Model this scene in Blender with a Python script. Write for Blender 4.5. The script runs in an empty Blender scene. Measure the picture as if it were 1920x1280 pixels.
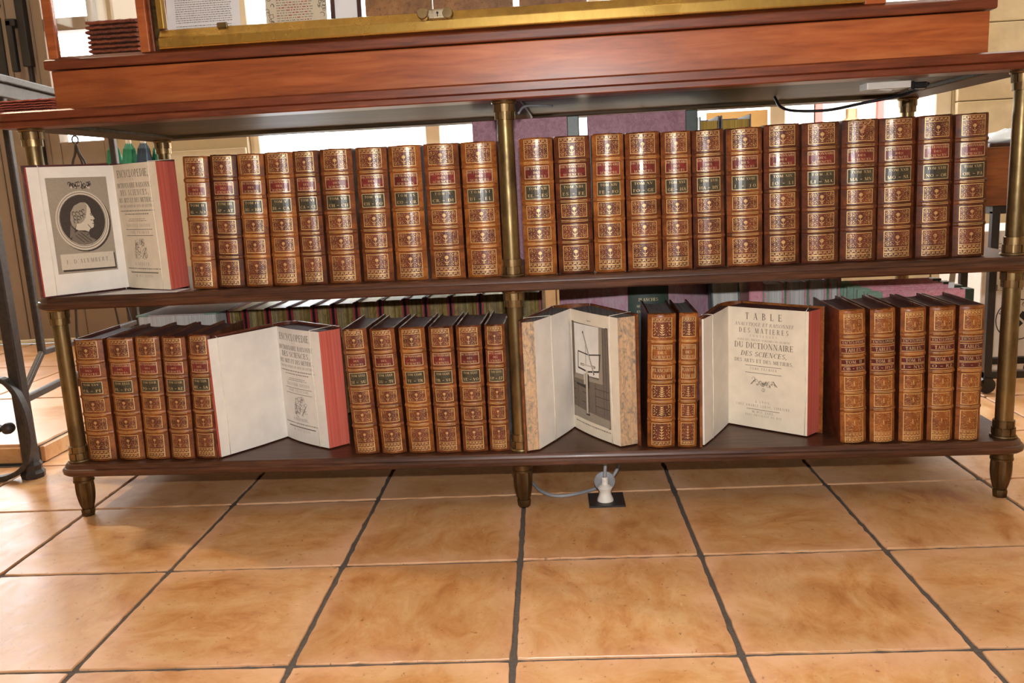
import bpy, math, random
from mathutils import Vector, Matrix
random.seed(7)
SC = bpy.context.scene
COL = SC.collection
PI = math.pi

# ------------------------------------------------------------------ camera
cam_d = bpy.data.cameras.new('camera')
cam = bpy.data.objects.new('camera', cam_d)
COL.objects.link(cam)
SC.camera = cam
CAM = Vector((0.1259, -1.6149, 0.6460))
YAW, PITCH, ROLL = 0.0827, -0.1878, -0.0517
_f = Matrix.Rotation(YAW, 3, 'Z') @ Vector((0, math.cos(PITCH), math.sin(PITCH)))
_r = Matrix.Rotation(YAW, 3, 'Z') @ Vector((1, 0, 0))
_u = _r.cross(_f)
_r2 = math.cos(ROLL) * _r + math.sin(ROLL) * _u
_u2 = -math.sin(ROLL) * _r + math.cos(ROLL) * _u
cam.matrix_world = Matrix(((_r2.x, _u2.x, -_f.x, CAM.x), (_r2.y, _u2.y, -_f.y, CAM.y),
                           (_r2.z, _u2.z, -_f.z, CAM.z), (0, 0, 0, 1)))
cam_d.sensor_width = 36.0
cam_d.lens = 1591.7 / 1920 * 36
cam_d.clip_start = 0.02

# ------------------------------------------------------------------ world, lights, exposure
W = bpy.data.worlds.new('overcast_sky')
SC.world = W
W.use_nodes = True
W.node_tree.nodes['Background'].inputs[0].default_value = (0.93, 0.97, 1.0, 1)
W.node_tree.nodes['Background'].inputs[1].default_value = 12.0

def area(name, loc, target, sx, sy, power, color=(1, 1, 1), shape='RECTANGLE', spread=PI):
    d = bpy.data.lights.new(name, 'AREA')
    d.shape = shape
    d.size = sx
    d.size_y = sy
    d.energy = power
    d.color = color
    d.spread = spread
    o = bpy.data.objects.new(name, d)
    o.location = loc
    o.rotation_euler = (Vector(target) - Vector(loc)).to_track_quat('-Z', 'Y').to_euler()
    COL.objects.link(o)
    return o

# the pop-up flash just above the lens
area('camera_flash', CAM + _u2 * 0.105 + _f * 0.03, CAM + _f * 2 + _u2 * 0.06, 0.05, 0.02, 18.0, (1.0, 0.99, 0.975))
# daylight from the sky enters by the shop window and the glazed door: portals guide the sampling of the sky there
for _nm, _lo, _tg, _sx, _sy in (('window_portal', (0.19, 1.99, 1.325), (0.19, 0.0, 1.325), 2.80, 1.73), ('door_portal', (-1.914, 1.935, 1.49), (-1.914, 0.0, 1.49), 0.20, 1.20), ('door_portal.001', (-2.61, 1.935, 1.24), (-2.61, 0.0, 1.24), 0.54, 1.70)):
    _o = area(_nm, _lo, _tg, _sx, _sy, 1.0)
    _o.data.cycles.is_portal = True
# halogen ceiling spot at the left; two unseen overhead lights added as ambient fill
area('ambient_fill_light', (0.3, -1.6, 2.62), (0.3, -1.6, 0), 1.2, 0.5, 6.0, (1.0, 0.92, 0.80))
area('ceiling_spot_light', (-2.04, 0.42, 2.50), (-1.0, -0.2, 0.3), 0.07, 0.07, 30.0, (1.0, 0.84, 0.60), 'DISK')
area('ambient_fill_light.001', (1.75, 0.9, 2.62), (1.75, 0.9, 0), 0.6, 0.6, 14.0, (1.0, 0.93, 0.84))

SC.view_settings.view_transform = 'Standard'
SC.view_settings.look = 'None'
SC.view_settings.gamma = 1.0
SC.view_settings.exposure = 0.0
SC.view_settings.use_curve_mapping = False
try:
    SC.cycles.use_denoising = True
    SC.cycles.max_bounces = 8
    SC.cycles.transparent_max_bounces = 16
    SC.cycles.sample_clamp_indirect = 6.0
except Exception:
    pass

# ------------------------------------------------------------------ mesh helpers
class MB:
    """collects polygons; build() links them as one mesh object"""
    def __init__(self):
        self.v, self.f, self.m = [], [], []
    def poly(self, pts, mi=0):
        n = len(self.v)
        self.v.extend(tuple(p) for p in pts)
        self.f.append(tuple(range(n, n + len(pts))))
        self.m.append(mi)
    def raw(self, vs, fs, mi=0):
        n = len(self.v)
        self.v.extend(tuple(p) for p in vs)
        for f in fs:
            self.f.append(tuple(i + n for i in f))
            self.m.append(mi)
    def box(self, x0, x1, y0, y1, z0, z1, mi=0, M=None):
        vs = [Vector(p) for p in ((x0, y0, z0), (x1, y0, z0), (x1, y1, z0), (x0, y1, z0),
                                  (x0, y0, z1), (x1, y0, z1), (x1, y1, z1), (x0, y1, z1))]
        if M is not None:
            vs = [M @ p for p in vs]
        self.raw(vs, [(3, 2, 1, 0), (4, 5, 6, 7), (0, 1, 5, 4), (1, 2, 6, 5), (2, 3, 7, 6), (3, 0, 4, 7)], mi)
    def prism(self, pl, z0, z1, mi=0, top=None, side=None):
        """plan polygon (ccw) extruded upwards"""
        n = len(pl)
        vs = [(p[0], p[1], z0) for p in pl] + [(p[0], p[1], z1) for p in pl]
        self.raw(vs, [tuple(range(n - 1, -1, -1))], mi)
        self.raw(vs, [tuple(range(n, 2 * n))], mi if top is None else top)
        self.raw(vs, [(i, (i + 1) % n, n + (i + 1) % n, n + i) for i in range(n)], mi if side is None else side)
    def sweep(self, sections, mi=0, closed=True, caps=True):
        """list of rings with the same number of points"""
        k = len(sections[0])
        vs = [p for s in sections for p in s]
        fs = []
        for i in range(len(sections) - 1):
            for j in range(k if closed else k - 1):
                a, b = i * k + j, i * k + (j + 1) % k
                fs.append((a, b, b + k, a + k))
        if caps and closed:
            fs.append(tuple(range(k - 1, -1, -1)))
            n = (len(sections) - 1) * k
            fs.append(tuple(range(n, n + k)))
        self.raw(vs, fs, mi)
    def lathe(self, prof, n=20, cx=0, cy=0, mi=0, caps=True, ph=0.0):
        self.sweep([[(cx + r * math.cos(ph + 2 * PI * j / n), cy + r * math.sin(ph + 2 * PI * j / n), z) for j in range(n)]
                    for r, z in prof], mi, True, caps)
    def tube(self, path, r, n=8, mi=0, flat=None):
        """round tube (or flat bar: flat=(half width, half thickness, up vector)) along a path"""
        P = [Vector(p) for p in path]
        secs = []
        up = Vector((0, 0, 1))
        last = None
        for i, p in enumerate(P):
            t = (P[min(i + 1, len(P) - 1)] - P[max(i - 1, 0)]).normalized()
            if flat:
                a = Vector(flat[2]).normalized()
            else:
                a = last if last is not None else (up if abs(t.dot(up)) < 0.9 else Vector((1, 0, 0)))
            a = (a - t * a.dot(t)).normalized()
            last = a
            b = t.cross(a)
            if flat:
                hw, ht = flat[0], flat[1]
                secs.append([p + a * hw + b * ht, p - a * hw + b * ht, p - a * hw - b * ht, p + a * hw - b * ht])
            else:
                rr = r[i] if isinstance(r, (list, tuple)) else r
                secs.append([p + (a * math.cos(2 * PI * j / n) + b * math.sin(2 * PI * j / n)) * rr for j in range(n)])
        self.sweep(secs, mi)
    def build(self, name, mats, parent=None, smooth=False, bevel=0.0, segs=2, loc=None, angle=None):
        me = bpy.data.meshes.new(name)
        me.from_pydata(self.v, [], self.f)
        if not isinstance(mats, (list, tuple)):
            mats = [mats]
        for m in mats:
            me.materials.append(m)
        me.polygons.foreach_set('material_index', self.m)
        if smooth:
            me.polygons.foreach_set('use_smooth', [True] * len(self.f))
        me.update()
        if smooth and angle is not None:
            try:
                me.set_sharp_from_angle(angle=angle)
            except Exception:
                pass
        o = bpy.data.objects.new(name, me)
        COL.objects.link(o)
        if parent is not None:
            o.parent = parent
        if loc is not None:
            o.location = loc
        if bevel > 0:
            md = o.modifiers.new('bevel', 'BEVEL')
            md.width = bevel
            md.segments = segs
            md.limit_method = 'ANGLE'
        if name in ('printed_text', 'gilt_lettering', 'border', 'ornament'):
            o['kind'] = 'stuff'
        return o

def empty(name, loc=(0, 0, 0), rz=0.0):
    o = bpy.data.objects.new(name, None)
    o.empty_display_size = 0.05
    COL.objects.link(o)
    o.location = loc
    o.rotation_euler = (0, 0, rz)
    return o

def tag(o, label=None, cat=None, group=None, kind=None):
    if label:
        o['label'] = label
    if cat:
        o['category'] = cat
    if group:
        o['group'] = group
    if kind:
        o['kind'] = kind
    return o

def bez(pts, n=8):
    """smooth Catmull-Rom path through points"""
    P = [Vector(p) for p in pts]
    P = [P[0] * 2 - P[1]] + P + [P[-1] * 2 - P[-2]]
    out = []
    for i in range(1, len(P) - 2):
        for k in range(n):
            t = k / n
            out.append(0.5 * ((2 * P[i]) + (P[i + 1] - P[i - 1]) * t + (2 * P[i - 1] - 5 * P[i] + 4 * P[i + 1] - P[i + 2]) * t * t
                              + (3 * P[i] - P[i - 1] - 3 * P[i + 1] + P[i + 2]) * t ** 3))
    out.append(P[-2])
    return out

# ------------------------------------------------------------------ materials
def s2l(c):
    return c / 12.92 if c <= 0.04045 else ((c + 0.055) / 1.055) ** 2.4

def rgb(r, g, b):
    return (s2l(r / 255), s2l(g / 255), s2l(b / 255), 1.0)

class NT:
    def __init__(self, name):
        self.mat = bpy.data.materials.new(name)
        self.mat.use_nodes = True
        self.t = self.mat.node_tree
        self.b = self.t.nodes['Principled BSDF']
    def n(self, typ, **kw):
        nd = self.t.nodes.new(typ)
        for k, v in kw.items():
            if k.startswith('i_'):
                nd.inputs[k[2:].replace('_', ' ')].default_value = v
            else:
                setattr(nd, k, v)
        return nd
    def l(self, a, b):
        self.t.links.new(a, b)
    def coords(self, scale=(1, 1, 1), rand=True, kind='Object'):
        tc = self.n('ShaderNodeTexCoord')
        mp = self.n('ShaderNodeMapping')
        mp.inputs['Scale'].default_value = scale
        self.l(tc.outputs[kind], mp.inputs['Vector'])
        if rand:
            oi = self.n('ShaderNodeObjectInfo')
            mul = self.n('ShaderNodeMath', operation='MULTIPLY')
            mul.inputs[1].default_value = 37.0
            self.l(oi.outputs['Random'], mul.inputs[0])
            cmb = self.n('ShaderNodeCombineXYZ')
            for i in range(3):
                self.l(mul.outputs[0], cmb.inputs[i])
            self.l(cmb.outputs[0], mp.inputs['Location'])
        return mp.outputs['Vector']
    def noise(self, vec, scale, detail=4, rough=0.55, dist=0.0):
        nd = self.n('ShaderNodeTexNoise')
        nd.inputs['Scale'].default_value = scale
        nd.inputs['Detail'].default_value = detail
        nd.inputs['Roughness'].default_value = rough
        nd.inputs['Distortion'].default_value = dist
        self.l(vec, nd.inputs['Vector'])
        return nd.outputs['Fac']
    def ramp(self, fac, stops):
        nd = self.n('ShaderNodeValToRGB')
        cr = nd.color_ramp
        while len(cr.elements) < len(stops):
            cr.elements.new(0.5)
        for e, (p, c) in zip(cr.elements, stops):
            e.position = p
            e.color = c if len(c) == 4 else (*c, 1)
        self.l(fac, nd.inputs['Fac'])
        return nd.outputs['Color']
    def mix(self, fac, a, b, mode='MIX'):
        nd = self.n('ShaderNodeMix', data_type='RGBA', blend_type=mode)
        for val, k in ((fac, 0), (a, 6), (b, 7)):
            if hasattr(val, 'links'):
                self.l(val, nd.inputs[k])
            else:
                nd.inputs[k].default_value = val
        return nd.outputs[2]
    def bump(self, h, strength=0.3, dist=0.001):
        nd = self.n('ShaderNodeBump')
        nd.inputs['Strength'].default_value = strength
        nd.inputs['Distance'].default_value = dist
        self.l(h, nd.inputs['Height'])
        self.l(nd.outputs[0], self.b.inputs['Normal'])
    def out(self, color=None, rough=None, metal=None, spec=None, coat=None, coat_r=0.15):
        for key, v in (('Base Color', color), ('Roughness', rough), ('Metallic', metal), ('Specular IOR Level', spec), ('Coat Weight', coat)):
            if v is None:
                continue
            if hasattr(v, 'links'):
                self.l(v, self.b.inputs[key])
            else:
                self.b.inputs[key].default_value = v
        if coat is not None:
            self.b.inputs['Coat Roughness'].default_value = coat_r
        return self.mat

def plain(name, c, rough=0.6, metal=0.0, var=0.12, scale=60, spec=0.5):
    t = NT(name)
    v = t.coords()
    n = t.noise(v, scale, 3)
    lo = tuple(x * (1 - var) for x in c[:3])
    hi = tuple(min(1, x * (1 + var)) for x in c[:3])
    return t.out(t.ramp(n, [(0.3, lo), (0.7, hi)]), rough, metal, spec)

def wood(name, dark, mid, light, rough=0.3, coat=0.4, grain=(1.2, 14, 14), scale=9, spec=0.5, coat_r=0.15):
    t = NT(name)
    v = t.coords(grain)
    n1 = t.noise(v, scale, 6, 0.6, 0.4)
    v2 = t.coords((grain[0] * 0.7, grain[1] * 0.22, grain[2] * 0.22))
    n2 = t.noise(v2, 3.0, 3, 0.5)
    c1 = t.ramp(n1, [(0.28, dark), (0.5, mid), (0.75, light)])
    c2 = t.ramp(n2, [(0.35, (0.62, 0.58, 0.55)), (0.65, (1.08, 1.06, 1.04))])
    c = t.mix(0.8, c1, c2, 'MULTIPLY')
    t.bump(n1, 0.08, 0.001)
    return t.out(c, rough, 0.0, spec, coat, coat_r)

def leather(name, dark, mid, light, rough=0.32):
    t = NT(name)
    v = t.coords()
    n1 = t.noise(v, 34, 5, 0.6, 0.3)
    n2 = t.noise(v, 160, 4, 0.7)
    n3 = t.noise(v, 9, 2)
    c = t.ramp(n1, [(0.30, dark), (0.5, mid), (0.72, light)])
    sp = t.ramp(n2, [(0.36, (0.45, 0.40, 0.38)), (0.47, (1, 1, 1))])
    c = t.mix(0.75, c, sp, 'MULTIPLY')
    tone = t.ramp(n3, [(0.35, (0.72, 0.68, 0.66)), (0.65, (1.12, 1.08, 1.0))])
    c = t.mix(0.8, c, tone, 'MULTIPLY')
    t.bump(n2, 0.25, 0.0006)
    return t.out(c, t.ramp(n1, [(0.3, (rough + 0.12,) * 3), (0.7, (rough - 0.06,) * 3)]), 0, 0.5)

def gold(name, c=(0.88, 0.62, 0.26), wear=0.46):
    t = NT(name)
    v = t.coords()
    n = t.noise(v, 260, 3, 0.6)
    n2 = t.noise(v, 24, 3, 0.6)
    mx = t.mix(0.5, n, n2)
    worn = t.ramp(mx, [(wear - 0.10, (0.26, 0.11, 0.05)), (wear, c)])
    met = t.ramp(mx, [(wear - 0.10, (0, 0, 0)), (wear, (0.35, 0.35, 0.35))])
    return t.out(worn, 0.40, met, 0.6)

def brass(name, c, dark, rough=0.28, scale=18):
    t = NT(name)
    v = t.coords((1, 1, 0.5))
    n = t.noise(v, scale, 5, 0.65)
    col = t.ramp(n, [(0.32, dark), (0.62, c)])
    r = t.ramp(n, [(0.3, (rough + 0.18,) * 3), (0.7, (rough - 0.05,) * 3)])
    return t.out(col, r, 0.9)

def striped_edge(name, a, b, scale=900, rough=0.7, axis='x', mott=None):
    """cut edges of a block of paper: fine lines along one axis"""
    t = NT(name)
    sc = {'x': (1, 0.01, 0.01), 'y': (0.01, 1, 0.01), 'xy': (1, 1, 0.004)}[axis]
    v = t.coords(sc)
    n = t.noise(v, scale, 2, 0.6)
    c = t.ramp(n, [(0.35, a), (0.65, b)])
    if mott:
        n2 = t.noise(t.coords((1, 1, 0.6)), 85, 6, 0.75, 1.4)
        c = t.mix(t.ramp(n2, [(0.44, (0, 0, 0)), (0.66, (0.9, 0.9, 0.9))]), c, mott)
    t.bump(n, 0.3, 0.0006)
    return t.out(c, rough, 0, 0.3)

def marbled(name, a, b, c=None, scale=45, rough=0.5, stretch=(1, 1, 1)):
    t = NT(name)
    v = t.coords(stretch)
    n = t.noise(v, scale, 6, 0.7, 1.2)
    st = [(0.36, a), (0.62, b)] if c is None else [(0.34, a), (0.50, b), (0.68, c)]
    n2 = t.noise(v, scale * 6, 3, 0.7)
    cc = t.mix(0.35, t.ramp(n, st), t.ramp(n2, [(0.4, a), (0.6, b)]))
    return t.out(cc, rough, 0, 0.4)

def glass_mat(name, tint=(1, 1, 1), refl=0.06):
    t = NT(name)
    t.t.nodes.remove(t.b)
    o = t.t.nodes['Material Output']
    tr = t.n('ShaderNodeBsdfTransparent')
    tr.inputs[0].default_value = (*tint, 1)
    gl = t.n('ShaderNodeBsdfGlossy')
    gl.inputs['Roughness'].default_value = 0.02
    lw = t.n('ShaderNodeLayerWeight')
    lw.inputs[0].default_value = 0.5
    pw = t.n('ShaderNodeMath', operation='POWER')
    t.l(lw.outputs['Facing'], pw.inputs[0])
    pw.inputs[1].default_value = 4.0
    ma = t.n('ShaderNodeMath', operation='MULTIPLY_ADD')
    t.l(pw.outputs[0], ma.inputs[0])
    ma.inputs[1].default_value = 0.5
    ma.inputs[2].default_value = 0.02
    mx = t.n('ShaderNodeMixShader')
    t.l(ma.outputs[0], mx.inputs[0])
    t.l(tr.outputs[0], mx.inputs[1])
    t.l(gl.outputs[0], mx.inputs[2])
    t.l(mx.outputs[0], o.inputs['Surface'])
    return t.mat

M = {}
M['mahogany'] = wood('mahogany_polished', rgb(134, 64, 30), rgb(168, 88, 44), rgb(190, 112, 62), 0.34, 0.35, (1.0, 10, 10), 7, coat_r=0.28)
M['mould'] = wood('mahogany_moulding', rgb(84, 38, 20), rgb(116, 54, 28), rgb(142, 74, 42), 0.42, 0.15, coat_r=0.35)
M['shelf'] = wood('dark_shelf_wood', rgb(48, 26, 17), rgb(78, 45, 29), rgb(106, 66, 45), 0.40, 0.06, (1.2, 20, 20), 10)
M['under'] = wood('underside_wood', rgb(40, 31, 19), rgb(70, 55, 31), rgb(98, 78, 44), 0.5, 0.0, spec=0.15)
M['brass'] = brass('aged_brass', rgb(142, 122, 84), rgb(86, 70, 46), 0.32)
M['brass_bright'] = brass('bright_brass', rgb(206, 170, 92), rgb(158, 126, 66), 0.26, 12)
M['brass_dark'] = brass('dark_brass', rgb(150, 126, 88), rgb(92, 72, 48), 0.30)
M['bronze'] = brass('dark_bronze', rgb(112, 90, 60), rgb(66, 50, 34), 0.36)
M['steel'] = brass('lock_metal', rgb(196, 184, 160), rgb(120, 100, 76), 0.3, 60)
M['leather'] = leather('calf_leather', rgb(82, 40, 20), rgb(122, 66, 34), rgb(158, 94, 52))
M['leather_dk'] = leather('calf_leather_dark', rgb(68, 34, 22), rgb(98, 51, 31), rgb(128, 72, 43))
M['leather_lt'] = leather('calf_leather_light', rgb(104, 54, 23), rgb(144, 82, 36), rgb(174, 110, 56))
M['field'] = leather('panel_field', rgb(82, 40, 30), rgb(110, 56, 40), rgb(132, 74, 52), 0.30)
M['leather_maroon'] = leather('maroon_leather', rgb(70, 22, 26), rgb(92, 32, 36), rgb(110, 44, 44), 0.4)
M['field_lt'] = leather('panel_field_tan', rgb(122, 64, 30), rgb(150, 86, 40), rgb(172, 108, 54), 0.36)
M['red_label'] = leather('red_label', rgb(92, 28, 28), rgb(120, 44, 42), rgb(138, 60, 54), 0.28)
M['green_label'] = leather('dark_label', rgb(52, 48, 38), rgb(70, 66, 52), rgb(88, 82, 64), 0.28)
M['maroon_label'] = leather('maroon_label', rgb(70, 20, 26), rgb(98, 32, 34), rgb(114, 44, 40), 0.28)
M['gold'] = gold('gilt', (0.76, 0.50, 0.20), 0.46)
M['gold_txt'] = gold('gilt_lettering', (0.72, 0.54, 0.28), 0.40)
M['paper'] = plain('rag_paper', rgb(234, 228, 220), 0.8, 0, 0.05, 30, 0.2)
M['paper_warm'] = plain('foxed_paper', rgb(234, 221, 200), 0.8, 0, 0.07, 26, 0.2)
M['paper_white'] = plain('white_paper', rgb(228, 226, 228), 0.8, 0, 0.03, 30, 0.2)
M['ink'] = plain('printing_ink', rgb(102, 90, 79), 0.8, 0, 0.15, 400, 0.2)
M['ink_soft'] = plain('faint_ink', rgb(140, 128, 116), 0.8, 0, 0.15, 400, 0.2)
M['eng_grey'] = plain('engraving_grey', rgb(160, 148, 132), 0.8, 0, 0.06, 300, 0.2)
M['eng_mid'] = plain('engraving_mid', rgb(122, 110, 98), 0.8, 0, 0.10, 300, 0.2)
M['eng_dark'] = plain('engraving_dark', rgb(72, 64, 58), 0.8, 0, 0.12, 300, 0.2)
M['eng_light'] = plain('engraving_light', rgb(206, 194, 176), 0.8, 0, 0.05, 300, 0.2)
M['red_edge'] = striped_edge('red_stained_edge', rgb(192, 84, 70), rgb(218, 116, 100), 700, 0.65, 'xy')
M['maroon_edge'] = striped_edge('dark_top_edge', rgb(84, 50, 48), rgb(116, 76, 72), 500, 0.55, 'x')
M['grey_edge'] = striped_edge('dusty_top_edge', rgb(108, 100, 98), rgb(146, 138, 134), 500, 0.7, 'x')
M['tan_edge'] = striped_edge('tan_mottled_edge', rgb(190, 150, 112), rgb(218, 184, 146), 700, 0.7, 'xy', rgb(108, 112, 112))
M['cream_edge'] = striped_edge('cream_top_edge', rgb(206, 184, 130), rgb(232, 212, 160), 300, 0.36, 'x')
M['gilt_edge'] = striped_edge('gilt_fore_edge', rgb(92, 78, 40), rgb(156, 132, 76), 240, 0.42, 'xy', rgb(98, 72, 46))
M['white_edge'] = striped_edge('white_fore_edge', rgb(180, 176, 172), rgb(214, 210, 206), 600, 0.7, 'xy')
M['yellow_edge'] = striped_edge('yellow_fore_edge', rgb(172, 132, 50), rgb(206, 170, 84), 500, 0.7, 'xy')
M['string'] = plain('white_cord', rgb(232, 224, 206), 0.8)
M['iron'] = plain('wrought_iron', rgb(60, 52, 48), 0.5, 0.2, 0.3, 120)
M['black'] = plain('black_metal', rgb(38, 36, 38), 0.4, 0.2, 0.2, 80)
M['grey_cable'] = plain('grey_cable', rgb(146, 148, 154), 0.5)
M['black_cable'] = plain('black_cable', rgb(24, 22, 24), 0.4)
M['white_plastic'] = plain('white_plastic', rgb(224, 218, 210), 0.4, 0, 0.04)
M['glass'] = glass_mat('clear_glass')

# ------------------------------------------------------------------ more materials for the setting
def tile_material():
    t = NT('terracotta_tile')
    tc = t.n('ShaderNodeTexCoord')
    sp = t.n('ShaderNodeSeparateXYZ')
    t.l(tc.outputs['Object'], sp.inputs[0])
    ab = []
    for i in (0, 1):
        a = t.n('ShaderNodeMath', operation='ABSOLUTE')
        t.l(sp.outputs[i], a.inputs[0])
        ab.append(a.outputs[0])
    mx = t.n('ShaderNodeMath', operation='MAXIMUM')
    t.l(ab[0], mx.inputs[0])
    t.l(ab[1], mx.inputs[1])
    v = t.coords()
    vs = t.coords((0.8, 1.25, 1))
    n1 = t.noise(v, 5.5, 5, 0.6, 0.5)
    n2 = t.noise(vs, 13, 8, 0.72, 0.5)
    n3 = t.noise(v, 95, 4, 0.7)
    # worn, paler rims
    off = t.n('ShaderNodeMath', operation='MULTIPLY_ADD')
    t.l(n1, off.inputs[0])
    off.inputs[1].default_value = 0.16
    t.l(mx.outputs[0], off.inputs[2])
    rim = t.ramp(off.outputs[0], [(0.19, (0, 0, 0)), (0.245, (1, 1, 1))])
    c = t.ramp(n2, [(0.30, rgb(174, 112, 60)), (0.46, rgb(200, 148, 94)), (0.66, rgb(214, 174, 128))])
    c = t.mix(t.mix(0.62, (0, 0, 0, 1), rim, 'MIX'), c, rgb(224, 180, 150))
    tone = t.ramp(n1, [(0.32, (0.80, 0.72, 0.64)), (0.60, (1.05, 1.03, 1.0))])
    c = t.mix(0.55, c, tone, 'MULTIPLY')
    sc = t.ramp(n3, [(0.31, (0.36, 0.30, 0.26)), (0.36, (1, 1, 1))])
    c = t.mix(0.8, c, sc, 'MULTIPLY')
    n4 = t.noise(t.coords((0.5, 1.4, 1)), 48, 5, 0.75)
    c = t.mix(t.ramp(n4, [(0.66, (0, 0, 0)), (0.72, (0.55, 0.55, 0.55))]), c, rgb(232, 206, 172))
    oi = t.n('ShaderNodeObjectInfo')
    tv = t.ramp(oi.outputs['Random'], [(0.0, (0.90, 0.86, 0.82)), (0.5, (1.0, 0.98, 0.96)), (1.0, (1.04, 1.03, 1.02))])
    c = t.mix(1.0, c, tv, 'MULTIPLY')
    bm = t.mix(0.5, n2, n3)
    t.bump(bm, 0.08, 0.0016)
    r = t.ramp(n2, [(0.3, (0.30,) * 3), (0.7, (0.46,) * 3)])
    return t.out(c, r, 0, 0.5)

M['tile'] = tile_material()
M['grout'] = plain('grey_grout', rgb(92, 84, 78), 0.9, 0, 0.2, 200, 0.2)
M['plaster'] = plain('beige_plaster', rgb(192, 176, 148), 0.85, 0, 0.04, 20, 0.2)
M['plaster_lt'] = plain('pale_wainscot', rgb(206, 192, 168), 0.8, 0, 0.04, 20, 0.2)
M['stone'] = plain('sandstone', rgb(212, 196, 164), 0.9, 0, 0.10, 14, 0.2)
M['taupe'] = plain('taupe_paint', rgb(138, 120, 104), 0.55, 0, 0.05, 20, 0.4)
M['cream'] = plain('cream_paint', rgb(226, 214, 190), 0.55, 0, 0.04, 20, 0.4)
M['ceiling'] = plain('ceiling_white', rgb(214, 206, 192), 0.9, 0, 0.03, 10, 0.2)
M['facade'] = plain('pale_facade', rgb(226, 216, 198), 0.9, 0, 0.05, 3, 0.2)
M['pavement'] = plain('pale_pavement', rgb(196, 192, 186), 0.9, 0, 0.06, 6, 0.2)
M['red_paint'] = plain('red_paint', rgb(190, 62, 52), 0.5)
M['dark_glass'] = plain('dark_window', rgb(196, 204, 210), 0.3)

# ------------------------------------------------------------------ floor and its tiles
TP, TA, TX, TY = 0.31, 0.0334, -0.0033, 0.0620
mb = MB()
mb.prism([(-3.0, -3.4), (2.4, -3.4), (2.4, 2.0), (-3.0, 2.0)], -0.05, -0.0035)
floor = tag(mb.build('floor', M['grout']), 'terracotta tiled floor with dark grey joints', 'floor', None, 'structure')

def tile_mesh(seed, w=TP - 0.0072, h=TP - 0.0072, z0=-0.012):
    rnd = random.Random(seed)
    n = 20
    ring = []
    for (ax, ay), (bx, by) in (((-1, -1), (1, -1)), ((1, -1), (1, 1)), ((1, 1), (-1, 1)), ((-1, 1), (-1, -1))):
        for i in range(n):
            t = i / n
            x, y = ax + (bx - ax) * t, ay + (by - ay) * t
            d = rnd.uniform(0, 0.0010) + (rnd.uniform(0.0006, 0.0022) if rnd.random() < 0.2 else 0)
            if i == 0:
                x, y = x * 0.992, y * 0.992
            ring.append((x * w / 2 - (x if abs(x) > 0.99 else 0) * d, y * h / 2 - (y if abs(y) > 0.99 else 0) * d))
    b = MB()
    k = len(ring)
    b.sweep([[(x, y, z0) for x, y in ring], [(x, y, -0.0012) for x, y in ring],
             [(x * 0.994, y * 0.994, 0.0) for x, y in ring]], 0, True, False)
    b.poly([(x * 0.994, y * 0.994, 0.0) for x, y in ring])
    o = b.build('floor_tile', M['tile'], None, False)
    me = o.data
    bpy.data.objects.remove(o)
    return me

tmeshes = [tile_mesh(i) for i in range(7)]
rt = random.Random(3)
for c in range(-9, 8):
    for r in range(-8, 6):
        lx, ly = (c + 0.5) * TP, (r + 0.5) * TP
        x = TX + lx * math.cos(TA) - ly * math.sin(TA)
        y = TY + lx * math.sin(TA) + ly * math.cos(TA)
        if not (-2.85 < x < 2.25 and -2.2 < y < 1.8):
            continue
        if x < -1.39 and y > 0.22:      # taken by the raised landing
            continue
        if x < -1.5 and y < -1.0 or x > 1.9 and y < -1.0:
            continue
        o = bpy.data.objects.new('floor_tile', rt.choice(tmeshes))
        COL.objects.link(o)
        o.parent = floor
        o.location = (x, y, rt.uniform(-0.0006, 0.0004))
        o.rotation_euler = (rt.uniform(-0.001, 0.001), rt.uniform(-0.001, 0.001), TA + rt.choice((0, PI / 2, PI, -PI / 2)) + rt.uniform(-0.004, 0.004))

# raised landing behind the railing, one low step up
mb = MB()
mb.prism([(-3.0, 0.36), (-1.256, 0.36), (-1.256, 1.9), (-3.0, 1.9)], -0.02, 0.044)
landing = tag(mb.build('floor_landing', M['grout']), 'raised tiled landing behind the iron railing', 'floor', None, 'structure')
lm = [tile_mesh(40 + i, 0.49, 0.49, -0.02) for i in range(3)]
for i in range(4):
    for j in range(3):
        o = bpy.data.objects.new('floor_tile', lm[(i + j) % 3])
        COL.objects.link(o)
        o.parent = landing
        o.location = (-1.503 - i * 0.5, 0.603 + j * 0.5 + (0.0 if i % 2 else 0.0), 0.05)
        o.rotation_euler = (0, 0, (i * 2 + j) * PI / 2)
        if -1.503 - i * 0.5 < -2.9:
            o.location.x = -2.75
            o.scale.x = 0.5
for j in range(5):
    mb = MB()
    mb.box(-0.006, 0.006, -0.145, 0.145, -0.02, 0.02)
    o = mb.build('riser_tile', M['tile'], landing, False, 0.0015, 1, (-1.250, 0.505 + j * 0.3, 0.0225))
for j in range(5):
    mb = MB()
    mb.box(-0.145, 0.145, -0.006, 0.006, -0.02, 0.02)
    mb.build('riser_tile', M['tile'], landing, False, 0.0015, 1, (-1.405 - j * 0.3, 0.354, 0.0225))

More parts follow.
